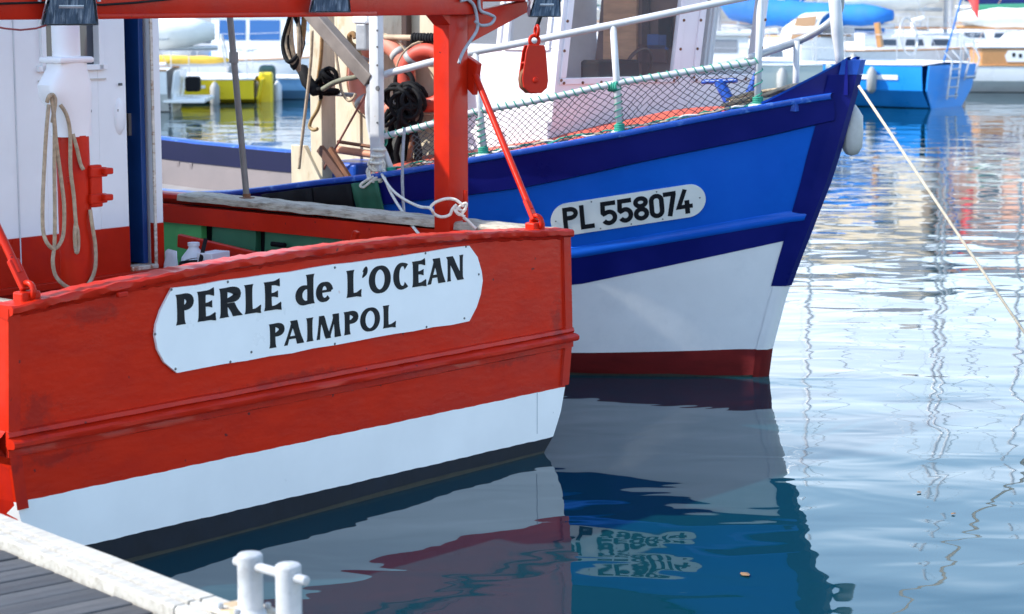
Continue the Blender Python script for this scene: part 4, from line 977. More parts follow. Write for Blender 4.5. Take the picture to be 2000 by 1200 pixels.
# starboard wall (sunlit), two grey windows
sa = 1 - (0.10 / .86); 
wquad(5, 0, 1, ZD - .1, 1.93, WHW, 'wheelhouse_side', blue); 
for a, b in ((0, .10), (.46, .54), (.90, 1)): wquad(5, a, b, 1.931, zt_, WHW, 'wheelhouse_side', blue)
for a, b in ((.10, .46), (.54, .90)): window(5, a, b, 1.94, zt_, blue, glass('side window glass', (.30, .31, .33), .12, .35), .02, WHW, False)
MB().prism([(x, y) for x, y in WH], lambda x, y, d: Vector((x, y + rake(zt_), zt_ + d)), .35).build('wheelhouse_roof', WHW, blue)
MB().prism([(x * .95 - .01, y * .97 - .05) for x, y in WH], lambda x, y, d: Vector((x, y, ZD + d)), .02).build('wheelhouse_floor', mat('wheelhouse floor', (.20, .12, .08), .7), blue)
# inside the wheelhouse: timber lining at the back, console, wheel, seat
LINE = mat('varnished lining', (.80, .44, .24), .5, .2, 4, streak=(1, 1, 6)); GREYI = mat('grey lining', (.66, .63, .68), .6)
MB().box((-.17, -1.97, 1.9), (1.5, .03, 1.55)).build('rear_lining', GREYI, blue); xa_, xb_ = BB.at(1180, 60, x=-.88).y, BB.at(1245, 60, x=-.88).y; MB().box((-.88, (xa_ + xb_) / 2, 1.85), (.03, abs(xa_ - xb_), 1.5)).build('lining_door', LINE, blue, bev=.006)
for u_, v_, w_, h_, m_ in ((1285, 82, .16, .10, mat('blue sticker', (.05, .12, .35), .5)), (1275, 105, .22, .12, mat('brown shelf', (.13, .06, .045), .5)), (1300, 60, .10, .22, DARK), (1262, 40, .05, .9, mat('dark trim', (.06, .03, .025), .5)), (1145, 90, .02, .3, DARK)):
    q_ = BB.at(u_, v_, x=-.86); MB().box((-.86, q_.y, q_.z), (.03, w_, h_), bev=.004).build('wall_fitting', m_, blue)
cs = MB().box((-.25, -1.18, 1.52), (1.0, .34, .34), Matrix.Rotation(R(-18), 3, 'Z')).build('console', mat('dark console', (.06, .035, .03), .6, .3, 6), blue, bev=.03)
MB().box((-.05, -1.2, 1.77), (.32, .20, .16), Matrix.Rotation(R(-18), 3, 'Z')).build('instrument', BLACK, cs, bev=.02); MB().torus((-.45, -1.28, 1.78), .14, .012, Matrix.Rotation(R(70), 3, 'X'), 20, 8).build('steering_wheel', mat('dark wheel', (.08, .035, .025), .5), cs, 60)
sp_ = BB.at(1322, 30, y=-1.45); MB().box((sp_.x, -1.45, 2.12), (.20, .16, .34), bev=.06).build('seat_back', mat('seat cover', (.03, .03, .04), .7), blue, 40); MB().tube([(sp_.x, -1.45, ZD), (sp_.x, -1.45, 1.97)], .04, 8).build('seat_post', STEEL, blue)

# ---------------- cream shelter behind the wheelhouse
sx0 = .60
def aft(u, v, x=.62): return BB.at(u, v, x=x)
ye = aft(622, 250).y
MB().box((.59, (ye - 2.06) / 2, 1.9), (.05, -2.06 - ye + .0, 2.2)).build('shelter_side', CREAM, blue, bev=.006)
MB().box((-.9, (ye - 2.06) / 2, 1.9), (.05, -2.06 - ye, 2.2)).build('shelter_side', CREAM, blue, bev=.006)
MB().box((-.155, ye + .9, 1.9), (1.44, .04, 2.1)).build('shelter_bulkhead', CREAM, blue)
MB().box((-.15, (ye - 2.06) / 2, 3.02), (1.65, -2.06 - ye + .1, .05)).build('shelter_roof', CREAM, blue, bev=.01)
for u in (700, 790):     # vertical folds / stiffeners on the sunlit wall
    p = aft(u, 120); MB().box((.622, p.y, 2.1), (.016, .035, 1.8)).build('stiffener', CREAM, blue, bev=.004)
pd = aft(793, 100, .66); MB().box((.655, pd.y, 2.15), (.05, .045, 1.3)).build('dark_post', mat('dark brown post', (.05, .025, .02), .6), blue, bev=.006)
# gantry leg and knee at the after end
lg = aft(632, 300, .95)
gl = MB().box((lg.x, lg.y, (lg.z + 2.7) / 2 - .1), (.13, .10, 2.7 - lg.z + .3), bev=.006).build('gantry_leg', CREAM, blue)
kn0, kn1 = aft(600, 300, .95), aft(640, 358, .95)
MB().prism([(0, 0), (.12, 0), (.42, -.42), (.42, -.62), (.0, -.62)], lambda x, z, d: Vector((lg.x + .05 + d, lg.y - .2 + x * .95, lg.z + z + .05)), .04).build('gantry_knee', CREAM, blue, bev=.004)
gc = BB.at(632, 60, x=-.6); MB().box((.1, lg.y, 2.62), (1.8, .10, .12)).build('gantry_beam', CREAM, blue, bev=.006)
MB().box((-.75, lg.y, 1.7), (.13, .10, 1.9), bev=.006).build('gantry_leg', CREAM, blue)
# white perforated mast tube with bolt holes at the rail
wm0, wm1 = BB.at(738, 335, x=1.42), BB.at(733, -60, x=1.42)
wmst = MB().box((wm0 + wm1) / 2, (.055, .075, (wm1 - wm0).length), bev=.01).build('net_roller_post', WTUBE, blue, 40)
for v in (30, 60, 92, 128, 172, 240):
    p = BB.at(737, v, x=1.45); MB().lathe([(.0001, .004), (.006, .004), (.007, 0)], p, 10, Matrix.Rotation(R(90), 3, 'Y')).build('bolt', SCREW, wmst)
p = BB.at(738, 173, x=1.452); MB().lathe([(.0001, .006), (.014, .006), (.016, 0)], p, 12, Matrix.Rotation(R(90), 3, 'Y')).build('bolt', SCREW, wmst)
# channel-section davit leaning out to upper left
d0, d1 = BB.at(726, 158, x=1.42), BB.at(602, 18, x=1.42)
dv = MB().bar(d0, d1, .075, .085).build('davit', BRONZE, blue, bev=.006)
dd = (d1 - d0).normalized(); MB().bar(d1 - dd * .02, d1 + Vector((0, -.32, .01)), .08, .07).build('davit_arm', mat('pale davit arm', (.50, .47, .40), .6), dv, bev=.006)
MB().bar(d0 + Vector((0, 0, -.02)), d0 + Vector((0, .02, -.30)), .05, .05).build('davit_stay', GALV, dv)
# grey lamp box on the post
p = BB.at(713, 72, x=1.40); MB().box(p, (.08, .085, .16), bev=.012).build('lamp_box', GALV, blue); MB().box(p + Vector((0, 0, .10)), (.10, .12, .05), bev=.015).build('lamp_hood', WHITEC, blue)
# stay rods and cross boom
a, b = BB.at(655, 290, x=1.0), BB.at(714, 185, x=1.0); MB().tube([a.lerp(b, -1.2), b], .007, 6).build('stay_rod', mat('rusty red rod', (.22, .08, .06), .7), blue)
a, b = BB.at(625, 290, x=1.1), BB.at(672, 352, x=1.1); MB().bar(a, b, .03, .05).build('deck_strut', mat('brown strut', (.10, .045, .03), .7, .3, 12), blue)
a, b = BB.at(645, 290, x=1.12), BB.at(690, 360, x=1.12); MB().bar(a, b, .025, .03).build('deck_strut', RUST, blue)
a, b = BB.at(745, 73, x=.75), BB.at(860, 75, x=.75); MB().tube([a, b], .018, 8).build('wooden_boom', mat('boom wood', (.42, .30, .20), .7, .3, 8), blue, 60); 
bw = MB(); a2 = BB.at(805, 74, x=.75)
spiral([a2, b], .022, 10, .012).build('boom_lashing', BLACK, blue, 180)
a, b = BB.at(638, 183, x=1.0), BB.at(694, 186, x=1.0); MB().tube([a, b], .014, 8).build('hook_bar', GALV, blue, 60)
# blue tool box and orange rail on deck
a = BB.at(698, 328, x=.75); MB().box((a.x, a.y, a.z - .02), (.35, .30, .13), bev=.02).build('deck_locker', BLUETOP, blue)
a, b = BB.at(655, 292, x=.8), BB.at(728, 302, x=.8); MB().tube([a, b], .025, 8).build('deck_rail', mat('worn orange tube', (.50, .22, .13), .6, .2, 9), blue, 60)
a, b = BB.at(660, 277, x=.82), BB.at(725, 287, x=.82); MB().tube([a, b], .012, 6).build('deck_rail', RUST, blue, 60)

# ---------------- loose gear on the blue boat: every item its own thing
def thing(name, label, cat, mb_parts, group=None):
    o = empty(name, BB, label, cat, group)
    for nm, mb_, m_, sm_ in mb_parts: mb_.build(nm, m_, o, sm_)
    return o
def ringbuoy(u, v, x, rr, r, tilt, label, rm):
    c = BB.at(u, v, x=x); ax = Matrix.Rotation(R(tilt), 3, 'Z') @ Matrix.Rotation(R(90), 3, 'Y')
    parts = [('float_ring', MB().torus(c, rr, r, ax, 32, 12), rm, 180)]
    for k in range(4):
        a_ = R(45 + 90 * k); cc_ = c + ax @ Vector((rr * math.cos(a_), rr * math.sin(a_), 0)); tg = ax @ Vector((-math.sin(a_), math.cos(a_), 0))
        parts.append(('reflective_band', MB().tube([cc_ - tg * .018, cc_ + tg * .018], r * 1.05, 12), mat('dull band', (.34, .34, .33), .6), 180))
    parts.append(('grab_line', MB().torus(c + ax @ Vector((0, 0, .02)), rr + r * 1.15, .006, ax, 28, 5), ROPEB, 180))
    thing('lifebuoy', label, 'lifebuoy', parts, 'lifebuoys on the blue boat')
ringbuoy(745, 153, .72, .215, .058, 0, 'faded orange lifebuoy behind the white post, the left of two', mat('faded orange', (.58, .20, .13), .6, .15, 5))
ringbuoy(836, 152, .74, .165, .052, 10, 'bright orange lifebuoy partly behind the red post, the right of two', mat('red orange', (.46, .055, .03), .5, .2, 6, spots=(.2, .05, .03), spot_scale=18, spot_amt=.66))
# black hoses and bundle
hose = [[(775, 200), (772, 175), (775, 150), (785, 140), (800, 145), (808, 165), (810, 200)], [(770, 205), (765, 240), (760, 275), (768, 310), (775, 330)], [(795, 200), (792, 240), (800, 290), (800, 325)], [(812, 205), (806, 240), (812, 285), (815, 310)], [(760, 215), (750, 235), (745, 255)]]
hz = empty('hose_bundle', BB, 'black rubber hoses and netting bunched against the cream shelter', 'hose')
for pts in hose: MB().tube(smooth_path([BB.at(u, v, x=.80) for u, v in pts], 5), .016, 8).build('hose', BLACK, hz, 180)
c = BB.at(785, 212, x=.82); 
for k in range(14):
    q = c + Vector((random.uniform(-.05, .06), random.uniform(-.13, .13), random.uniform(-.13, .08)))
    MB().torus(q, random.uniform(.05, .10), .014, Matrix.Rotation(random.uniform(0, 3), 3, 'X') @ Matrix.Rotation(random.uniform(.5, 2.5), 3, 'Y'), 14, 6).build('hose_loop', BLACK, hz, 180)
for k in range(7):
    y_ = c.y + random.uniform(-.10, .10); MB().tube(smooth_path([(c.x + random.uniform(-.04, .04), y_, c.z - .08), (c.x + random.uniform(-.05, .05), y_ + random.uniform(-.05, .05), c.z - .28), (c.x, y_ + random.uniform(-.05, .05), c.z - .46)], 4), .020, 6).build('hose_tail', [BLACK, DARK, RUST][k % 3], hz, 180)
# black lamp / fender hung from the davit arm with its lanyard
blk = empty('black_float', BB, 'long black float hanging left of the cream gantry leg', 'float')
p0, p1, p2 = BB.at(588, 128, x=1.15), BB.at(600, 160, x=1.15), BB.at(622, 184, x=1.15)
MB().tube([p0, p0.lerp(p1, .15), p1, p2.lerp(p1, .2), p2], [.015, .036, .040, .038, .012], 12).build('float_body', BLACK, blk, 180)
q = BB.at(634, 164, x=1.10)
for k in range(7): MB().torus(q + Vector((random.uniform(-.03, .03), random.uniform(-.06, .06), random.uniform(-.05, .05))), .05, .014, Matrix.Rotation(random.uniform(0, 3), 3, 'Z') @ Matrix.Rotation(random.uniform(0, 3), 3, 'X'), 12, 6).build('lashing', DARK, blk, 180)
def brope(pts, r, m_, label, x=1.15, n=6): o = MB().tube(smooth_path([BB.at(u, v, x=x) for u, v in pts], n), r, 7).build('rope', m_, None, 180, label=label, cat='rope'); o.location = BB.loc; o.rotation_euler = (0, 0, BB.ang); return o
brope([(598, -5), (595, 30), (592, 70), (586, 105), (580, 112)], .017, ROPEBR, 'thick brown laid rope hanging in front of the davit end', 1.36)
brope([(610, 60), (608, 110), (603, 160), (596, 220), (588, 290), (584, 330)], .010, ROPEB, 'tan rope falling straight to the blue bulwark left of the gantry leg', 1.2)
brope([(655, 100), (660, 130), (664, 160), (668, 180), (680, 197), (690, 192), (694, 184)], .009, ROPEB, 'thin tan rope hanging in a bight beside the gantry leg', 1.05)
brope([(626, 195), (620, 215), (608, 235), (605, 248), (612, 254), (620, 252)], .012, mat('brass hook', (.30, .20, .08), .5), 'brass coloured hook rope curling left of the gantry leg', 1.1)
brope([(630, 175), (650, 163), (672, 155), (690, 152), (712, 145)], .016, mat('olive rope', (.17, .17, .12), .9, .3, 40), 'olive rope tied from the black float to the davit', 1.30)
brope([(629, 70), (627, 110), (622, 150), (620, 170)], .012, ROPEBR, 'dark brown rope close against the gantry leg', 1.05)
brope([(694, 75), (690, 66), (683, 70), (685, 85), (697, 95), (703, 110)], .016, ROPEBR, 'coiled brown rope end hung beside the grey lamp box', 1.30)
brope([(690, 0), (696, 25), (700, 50)], .006, ROPEB, 'thin cord above the grey lamp box', 1.3)
brope([(790, 250), (787, 300), (786, 360), (790, 432)], .009, ROPEG, 'straight grey rope dropping from the lashed rail', 1.66)
hk = empty('rope_hank', BB, 'bundle of tan and black rope hanging from the davit arm', 'rope')
c = BB.at(576, 85, x=1.38)
for k in range(9):
    o_ = random.uniform(-.025, .025); hh = random.uniform(.10, .17)
    MB().tube(smooth_path([c + Vector((o_, -.03 + o_, .18)), c + Vector((o_, -.06 - o_, 0)), c + Vector((o_ * 2, -.01, -hh)), c + Vector((-o_, .05, .0)), c + Vector((o_, .01, .19))], 5), .013, 6).build('strand', ROPEB if k % 3 else BLACK, hk, 180)
# knotted white mooring lashing between blue rail and red gallows post
kn = empty('mooring_lashing', WD, 'white rope lashing from the blue rail knot round the red gallows post', 'rope')
K = BB.w(bpt(735, 336, .03)); PW = RB.w((GX - .01, GY - .03, 0))
def wat(u, v, p): 
    """world point on the pixel ray at the depth of p"""
    d = cam_ray(u, v); t = p.y / d.y; return Vector((0, 0, CAM_H)) + d * t
for k in range(9): MB().torus(K + Vector((random.uniform(-.02, .02), 0, random.uniform(-.03, .05))), random.uniform(.022, .042), .009, Matrix.Rotation(random.uniform(-.6, .6), 3, 'Y') @ Matrix.Rotation(R(90) + random.uniform(-.6, .6), 3, 'X'), 14, 6).build('knot', ROPEW, kn, 180)
for k in range(3): MB().torus(K + Vector((.01 * k, 0, .06 + .035 * k)), .033, .010, Matrix.Rotation(random.uniform(-.3, .3), 3, 'X'), 14, 6).build('knot', ROPEW, kn, 180)
def seg(pts, r=.0082):
    P = []
    for u, v, t in pts: dep = Vector((0, lerp(K.y - .02, PW.y - .06, t), 0)); P.append(wat(u, v, dep))
    MB().tube(smooth_path(P, 6), r, 7).build('strand', ROPEW, kn, 180)
seg([(745, 340, 0), (763, 368, .2), (790, 390, .5), (820, 404, .8), (840, 407, 1), (848, 418, 1), (862, 424, 1), (878, 420, 1), (884, 408, 1), (892, 400, 1)]); seg([(840, 406, 1), (850, 396, 1), (870, 389, 1), (888, 390, 1), (900, 398, 1), (906, 404, 1)])
seg([(890, 405, 1), (905, 412, 1), (911, 398, 1), (900, 402, 1), (892, 414, 1), (908, 424, 1)], .008); seg([(886, 408, 1), (898, 420, 1), (910, 408, 1)], .008)
seg([(750, 345, 0), (765, 380, .25), (790, 420, .6), (808, 445, .85), (824, 464, .95)]); seg([(730, 345, 0), (715, 353, 0), (704, 362, 0), (710, 366, 0), (724, 355, 0), (738, 345, 0)])
seg([(905, 425, 1), (914, 432, 1.0), (922, 440, 1.0), (930, 447, 1)])
# bow mooring line running down into the water
s0 = BB.at(1647, 160, y=.58); s0 = Vector((.02, .60, 1.74)); s1 = WD.at(2000, 645, y=11.75); 
W0 = BB.w(s0); dirn = (s1 - W0); W1 = W0 + dirn * (W0.z + .5) / (W0.z - s1.z)
MB().tube([W0, W0.lerp(W1, .5) - Vector((0, 0, .012)), W1], .0085, 8).build('mooring_line', mat('pale mooring rope', (.48, .41, .31), .9, .2, 40, .002, 120), None, 180, label='pale bow mooring line running from the blue stem down into the water', cat='rope')
# rope coil on the bow, blue bollard post, white fender on the port bow
p = BB.at(1455, 200, x=.15)
rc = empty('deck_rope', BB, 'tangled tan rope lying along the blue bow deck', 'rope')
for k in range(5):
    pts = [bpt(1420 + 40 * q, 203 - 9 * q, -.10 - .02 * k) + Vector((random.uniform(-.03, .03), random.uniform(-.03, .03), random.uniform(-.01, .03))) for q in range(5)]; MB().tube(smooth_path(pts, 4), .011, 6).build('strand', ROPEB, rc, 180)
b0, b1 = BB.at(1428, 205, x=.25), BB.at(1405, 160, x=.25); bp_ = MB().tube([b0.lerp(b1, -.8), b1], .034, 10).build('towing_post', BLUETOP, blue, 60); MB().tube([b1 + Vector((0, -.12, -.005)), b1 + Vector((0, .12, .01))], .014, 8).build('post_bar', BLUETOP, bp_, 60)
a, b = BB.at(1467, 195, x=.12), BB.at(1478, 140, x=.12); MB().tube([a, b], [.05, .012], 8).build('cable_stopper', BLUETOP, blue, 60)
fd = empty('fender', BB, 'white fender hanging on the far side of the blue stem', 'fender'); c = Vector((-.11, .49, 1.47))
MB().lathe([(.0001, -.14), (.035, -.13), (.060, -.09), (.064, 0), (.060, .09), (.035, .13), (.020, .15), (.0001, .16)], c, 16).build('fender_body', mat('greyed fender', (.42, .42, .41), .5, .15, 9), fd, 60); MB().tube([c + Vector((0, 0, .18)), c + Vector((.06, -.02, .40))], .008, 6).build('fender_line', ROPEW, fd)

# ================================================================ the far side of the harbour
GRP = 'yachts moored across the harbour'
FWHITE = mat('far white gelcoat', (.80, .80, .79), .3, .04, 2); FDECK = mat('pale deck', (.66, .66, .65), .6, .08, 3)
ALU = mat('mast alloy', (.52, .53, .55), .4, .1, 4, metal=.4); FGLASS = glass('far window', (.05, .07, .10), .08); BLUEWIN = glass('blue tinted window', (.02, .10, .30), .08)
TEAK = mat('varnished teak', (.50, .24, .09), .4, .2, 5, streak=(1, 8, 8)); CANB = mat('blue canvas', (.012, .16, .52), .8, .12, 3, .004, 6); CANG = mat('green canvas', (.01, .15, .09), .8, .15, 3, .004, 6)
CANW = mat('white canvas', (.76, .75, .70), .8, .06, 3, .006, 5); CANY = mat('yellow canvas', (.80, .50, .07), .8, .1, 4, .006, 6); GREYH = mat('pale grey green hull', (.44, .50, .48), .35, .05, 2)
YEL = mat('yellow hull paint', (.85, .62, .015), .35, .06, 2); BLUH = mat('azure hull paint', (.015, .26, .76), .35, .06, 2); WBROWN = glass('brown reflecting window', (.26, .15, .07), .12); MASTO = mat('varnished spar', (.42, .20, .07), .4, .15, 6)
def yacht(name, label, x, y, head, Ln, B, F, hull=None, under=None, mast=9.0, cover=None, cabin=True, win=None, stern_w=.78, boom_z=None, boom_len=.42, dodger=None, trunk_h=.42, spar=None, group=GRP, rails=True, mast_y=.12, cover_r=.16, cat='yacht', chine=.45, rise=.22, cab=(-.22, .22), mastless=False):
    hull = hull or FWHITE; under = under or BLACK; spar = spar or ALU
    o = bpy.data.objects.new(name, None); COL.objects.link(o); o.location = (x, y, 0); o.rotation_euler = (0, 0, R(head - 90)); tag(o, label, cat, group)
    def hbw(t): return B / 2 * (lerp(stern_w, 1, min(1, t / .45)) if t < .45 else max(.0, 1 - ((t - .45) / .55) ** 2.3))
    def sh(t): return F * (1 + rise * max(0, (t - .2) / .8) ** 2)
    T = [i / 14 for i in range(15)]
    def P(t, k): 
        w_ = hbw(t); z_ = sh(t); yy = (t - .5) * Ln
        tab = [(1, 1), (.985, .72), (.95, chine), (.66, .02), (.30, -.35)]
        a, b = tab[k]; return Vector((w_ * a, yy - (.05 * Ln * t * (1 - b) if t > .6 else 0), z_ * b))
    for s in (1, -1):
        MB().grid([[Vector((s * p.x, p.y, p.z)) for p in (P(t, k) for t in T)] for k in (0, 1, 2)]).build('topside', hull, o, 180)
        MB().grid([[Vector((s * p.x, p.y, p.z)) for p in (P(t, k) for t in T)] for k in (2, 3)]).build('bilge', hull if under is BLACK else under, o, 180)
        MB().grid([[Vector((s * p.x, p.y, p.z)) for p in (P(t, k) for t in T)] for k in (3, 4)]).build('underbody', BLACK, o, 180)
        MB().tube([Vector((s * P(t, 0).x, P(t, 0).y, P(t, 0).z + .015)) for t in T], .022, 6).build('toe_rail', FWHITE if hull is not FWHITE else TEAK, o, 180)
    q = [P(0, k) for k in range(5)]; MB().prism([(p.x, p.z) for p in q] + [(-p.x, p.z) for p in q[::-1]], lambda a, b, d: Vector((a, -Ln / 2 - .02 - d - .12 * (b / F), b)), .03).build('transom', hull, o)
    MB().grid([[Vector((-P(t, 0).x, P(t, 0).y, P(t, 0).z)), Vector((0, P(t, 0).y, P(t, 0).z + .05)), Vector((P(t, 0).x, P(t, 0).y, P(t, 0).z))] for t in T]).build('deck', FDECK, o, 180)
    if cabin:
        c0, c1 = cab[0] * Ln, cab[1] * Ln; zf = F + .0; cw = B * .31
        prof = [(c0, 0), (c0 + .02, trunk_h), (lerp(c0, c1, .6), trunk_h * .92), (c1 - .25, trunk_h * .62), (c1, 0.05)]
        rows = []
        for yy, hh in prof:
            k = 1 - .3 * max(0, (yy - 0) / (Ln / 2)); rows.append([Vector((-cw * k, yy, zf - .05)), Vector((-cw * k * .94, yy, zf + hh * .75)), Vector((-cw * k * .75, yy, zf + hh)), Vector((0, yy, zf + hh + .05 * (hh > .1))), Vector((cw * k * .75, yy, zf + hh)), Vector((cw * k * .94, yy, zf + hh * .75)), Vector((cw * k, yy, zf - .05))])
        mb = MB().grid(rows); mb.f += [tuple(range(7)), tuple(len(rows) * 7 - 7 + q for q in range(7))]; ct = mb.build('coachroof', FWHITE, o, 35)
        for s in (1, -1):
            for a in (.12, .34, .56):
                ya_, yb_ = lerp(c0, c1, a), lerp(c0, c1, a + .16)
                def wp(yy, f_): k = 1 - .3 * max(0, yy / (Ln / 2)); return Vector((s * (cw * k * lerp(1, .94, f_) + .008), yy, zf + trunk_h * .7 * f_))
                MB().add([wp(ya_, .35), wp(yb_, .35), wp(yb_ - .04, .82), wp(ya_ + .04, .82)], [(0, 1, 2, 3)]).build('window', win or FGLASS, ct)
    my = mast_y * Ln; zb_ = F + (trunk_h if cabin else .05)
    if not mastless:
        MB().tube([(0, my, F), (0, my - .05, F + mast)], [.058, .038], 8).build('mast', spar, o, 180)
        for f_, wd in ((.5, .5), (.75, .38)): MB().tube([(-B * wd * .6, my - .1, F + mast * f_), (0, my, F + mast * f_ - .03), (B * wd * .6, my - .1, F + mast * f_)], .018, 5).build('spreader', spar, o)
        rg = MB()
        for s in (1, -1): rg.tube([(s * B * .46, my - .15, F), (s * B * .28, my - .1, F + mast * .5), (0, my - .05, F + mast * .97)], .006, 4)
        rg.tube([(0, Ln * .49, F * 1.2), (0, my, F + mast * .95)], .018, 5); rg.tube([(0, -Ln * .49, F), (0, my - .05, F + mast)], .006, 4); rg.build('rigging', spar, o)
        bz = boom_z or zb_ + .55; be = my - boom_len * Ln
        MB().tube([(0, my - .1, bz - .05), (0, be, bz)], .045, 8).build('boom', spar, o, 180)
        if cover:
            n = 12; pts = [Vector((.02 * math.sin(i * 2.2), lerp(my - .12, be + .05, i / n), bz + cover_r * .75 + .35 * (1 - i / n) ** 6)) for i in range(n + 1)]
            MB().tube(pts, [cover_r * (1.25 - .55 * (i / n)) * (1 + .08 * math.sin(i * 2.7)) * (.5 if i in (0, n) else 1) for i in range(n + 1)], 12).build('sail_cover', cover, o, 180)
    if rails:
        rl = MB()
        for s in (1, -1):
            tops = []
            for t in (.02, .2, .4, .6, .8, .95):
                p = P(t, 0); rl.tube([(s * p.x * .95, p.y, p.z), (s * p.x * .95, p.y, p.z + .6)], .012, 5); tops.append(Vector((s * p.x * .95, p.y, p.z + .6)))
            rl.tube(tops, .007, 4); rl.tube([q - Vector((0, 0, .28)) for q in tops], .006, 4)
        e_ = P(.02, 0); rl.tube([(-e_.x * .95, e_.y, e_.z + .6), (-e_.x * .5, e_.y - .12, e_.z + .6), (e_.x * .5, e_.y - .12, e_.z + .6), (e_.x * .95, e_.y, e_.z + .6)], .014, 5)
        rl.build('guard_rail', ALU, o)
    for s in (1, -1):
        for t in random.sample([.12, .22, .33, .45, .57, .68], 3):
            p = P(t, 0); MB().lathe([(.0001, -.55), (.06, -.52), (.10, -.45), (.10, -.12), (.05, -.04), (.0001, 0)], (s * (p.x + .09), p.y, p.z - .02), 8).build('fender', random.choice([FWHITE, CANB, FWHITE, MATS['dull band']]), o, 180)
    if cabin:
        MB().box((0, .05 * Ln, F + trunk_h + .06), (.5, .5, .06), bev=.015).build('hatch', FGLASS, o); MB().tube([(.35, -.02 * Ln, F + trunk_h * .8), (.35, -.02 * Ln, F + trunk_h + .25), (.35, .02 * Ln, F + trunk_h + .3)], .06, 8).build('vent', FWHITE, o, 60)
        MB().tube([(-B * .24, -.20 * Ln, F + trunk_h + .08), (-B * .24, .12 * Ln, F + trunk_h * .95 + .08)], .02, 6).build('grab_rail', TEAK, o); MB().tube([(B * .24, -.20 * Ln, F + trunk_h + .08), (B * .24, .12 * Ln, F + trunk_h * .95 + .08)], .02, 6).build('grab_rail', TEAK, o)
        MB().torus((0, -.40 * Ln, F + .55), .38, .018, Matrix.Rotation(R(80), 3, 'X'), 18, 6).build('steering_wheel', ALU, o, 180)
    if dodger:
        dm, gm = dodger; c0 = cab[0] * Ln; w_ = B * .30; zc = F + trunk_h
        def dod(yy, hh, m_, nm, k=1): return [Vector((w_ * k * math.cos(a) , yy, zc - .05 + hh * math.sin(a) ** .6)) for a in [math.pi * i / 12 for i in range(13)]]
        d_ = MB().grid([dod(c0 + .55, .42, 0, 0, .92), dod(c0 + .25, .62, 0, 0), dod(c0 - .35, .66, 0, 0)]).build('spray_hood', dm, o, 60)
        d_.modifiers.new('s', 'SOLIDIFY').thickness = .02
        for s in (1, -1):
            MB().add([Vector((s * w_ * 1.02, c0 + .25, zc + .02)), Vector((s * w_ * 1.02, c0 - .28, zc + .02)), Vector((s * w_ * .86, c0 - .28, zc + .50)), Vector((s * w_ * .86, c0 + .20, zc + .46))], [(0, 1, 2, 3)]).build('hood_window', gm, d_)
        MB().add([Vector((-w_ * .85, c0 + .575, zc + .02)), Vector((w_ * .85, c0 + .575, zc + .02)), Vector((w_ * .6, c0 + .42, zc + .42)), Vector((-w_ * .6, c0 + .42, zc + .42))], [(0, 1, 2, 3)]).build('hood_window', gm, d_)
    return o, P
def wx(u, d): return (u - 1000) / F_PX * d
# yellow yacht, stern to the right
yo, yP = yacht('yellow_yacht', 'yellow hulled sailing boat with yellow sail bundle, left of the grey pole', wx(497, 46) - 3.2, 45.6, 183, 6.6, 2.3, .50, YEL, mast=8.5, cover=CANY, boom_z=.80, boom_len=.50, mast_y=.08, cover_r=.11, trunk_h=.30, rails=True, chine=.2)
MB().box((0, -3.5, .25), (.24, .3, .75), bev=.05).build('rudder', YEL, yo); MB().box((.55, -3.5, .55), (.28, .36, .42), bev=.08).build('outboard_motor', mat('dark green outboard', (.03, .08, .07), .4), yo); MB().tube([(.55, -3.5, .4), (.55, -3.55, -.3)], .07, 8).build('outboard_leg', BLACK, yo)
for s in (1, -1): MB().grid([[Vector((s * (yP(t, 1).x + .012), yP(t, 1).y, yP(t, 1).z + dz)) for t in (.15, .3, .5, .7)] for dz in (-.03, .03)]).build('stripe', FWHITE, yo)
# white boat whose boom and heavy white sail cover reach out from behind the red cabin
so2, _ = yacht('white_yacht', 'white yacht half hidden by the red cabin, its boom wrapped in thick white canvas', wx(345, 42) - 4.1, 42.3, 182, 8.0, 2.7, .8, FWHITE, mast=11, cover=CANW, boom_z=1.22, boom_len=.76, mast_y=.15, cover_r=.42, trunk_h=.35)
MB().box((0, -4.3, .22), (1.8, .8, .08), bev=.02).build('swim_platform', FWHITE, so2); MB().box((.3, -4.35, .5), (.25, .3, .3), bev=.05).build('outboard_motor', BLACK, so2)
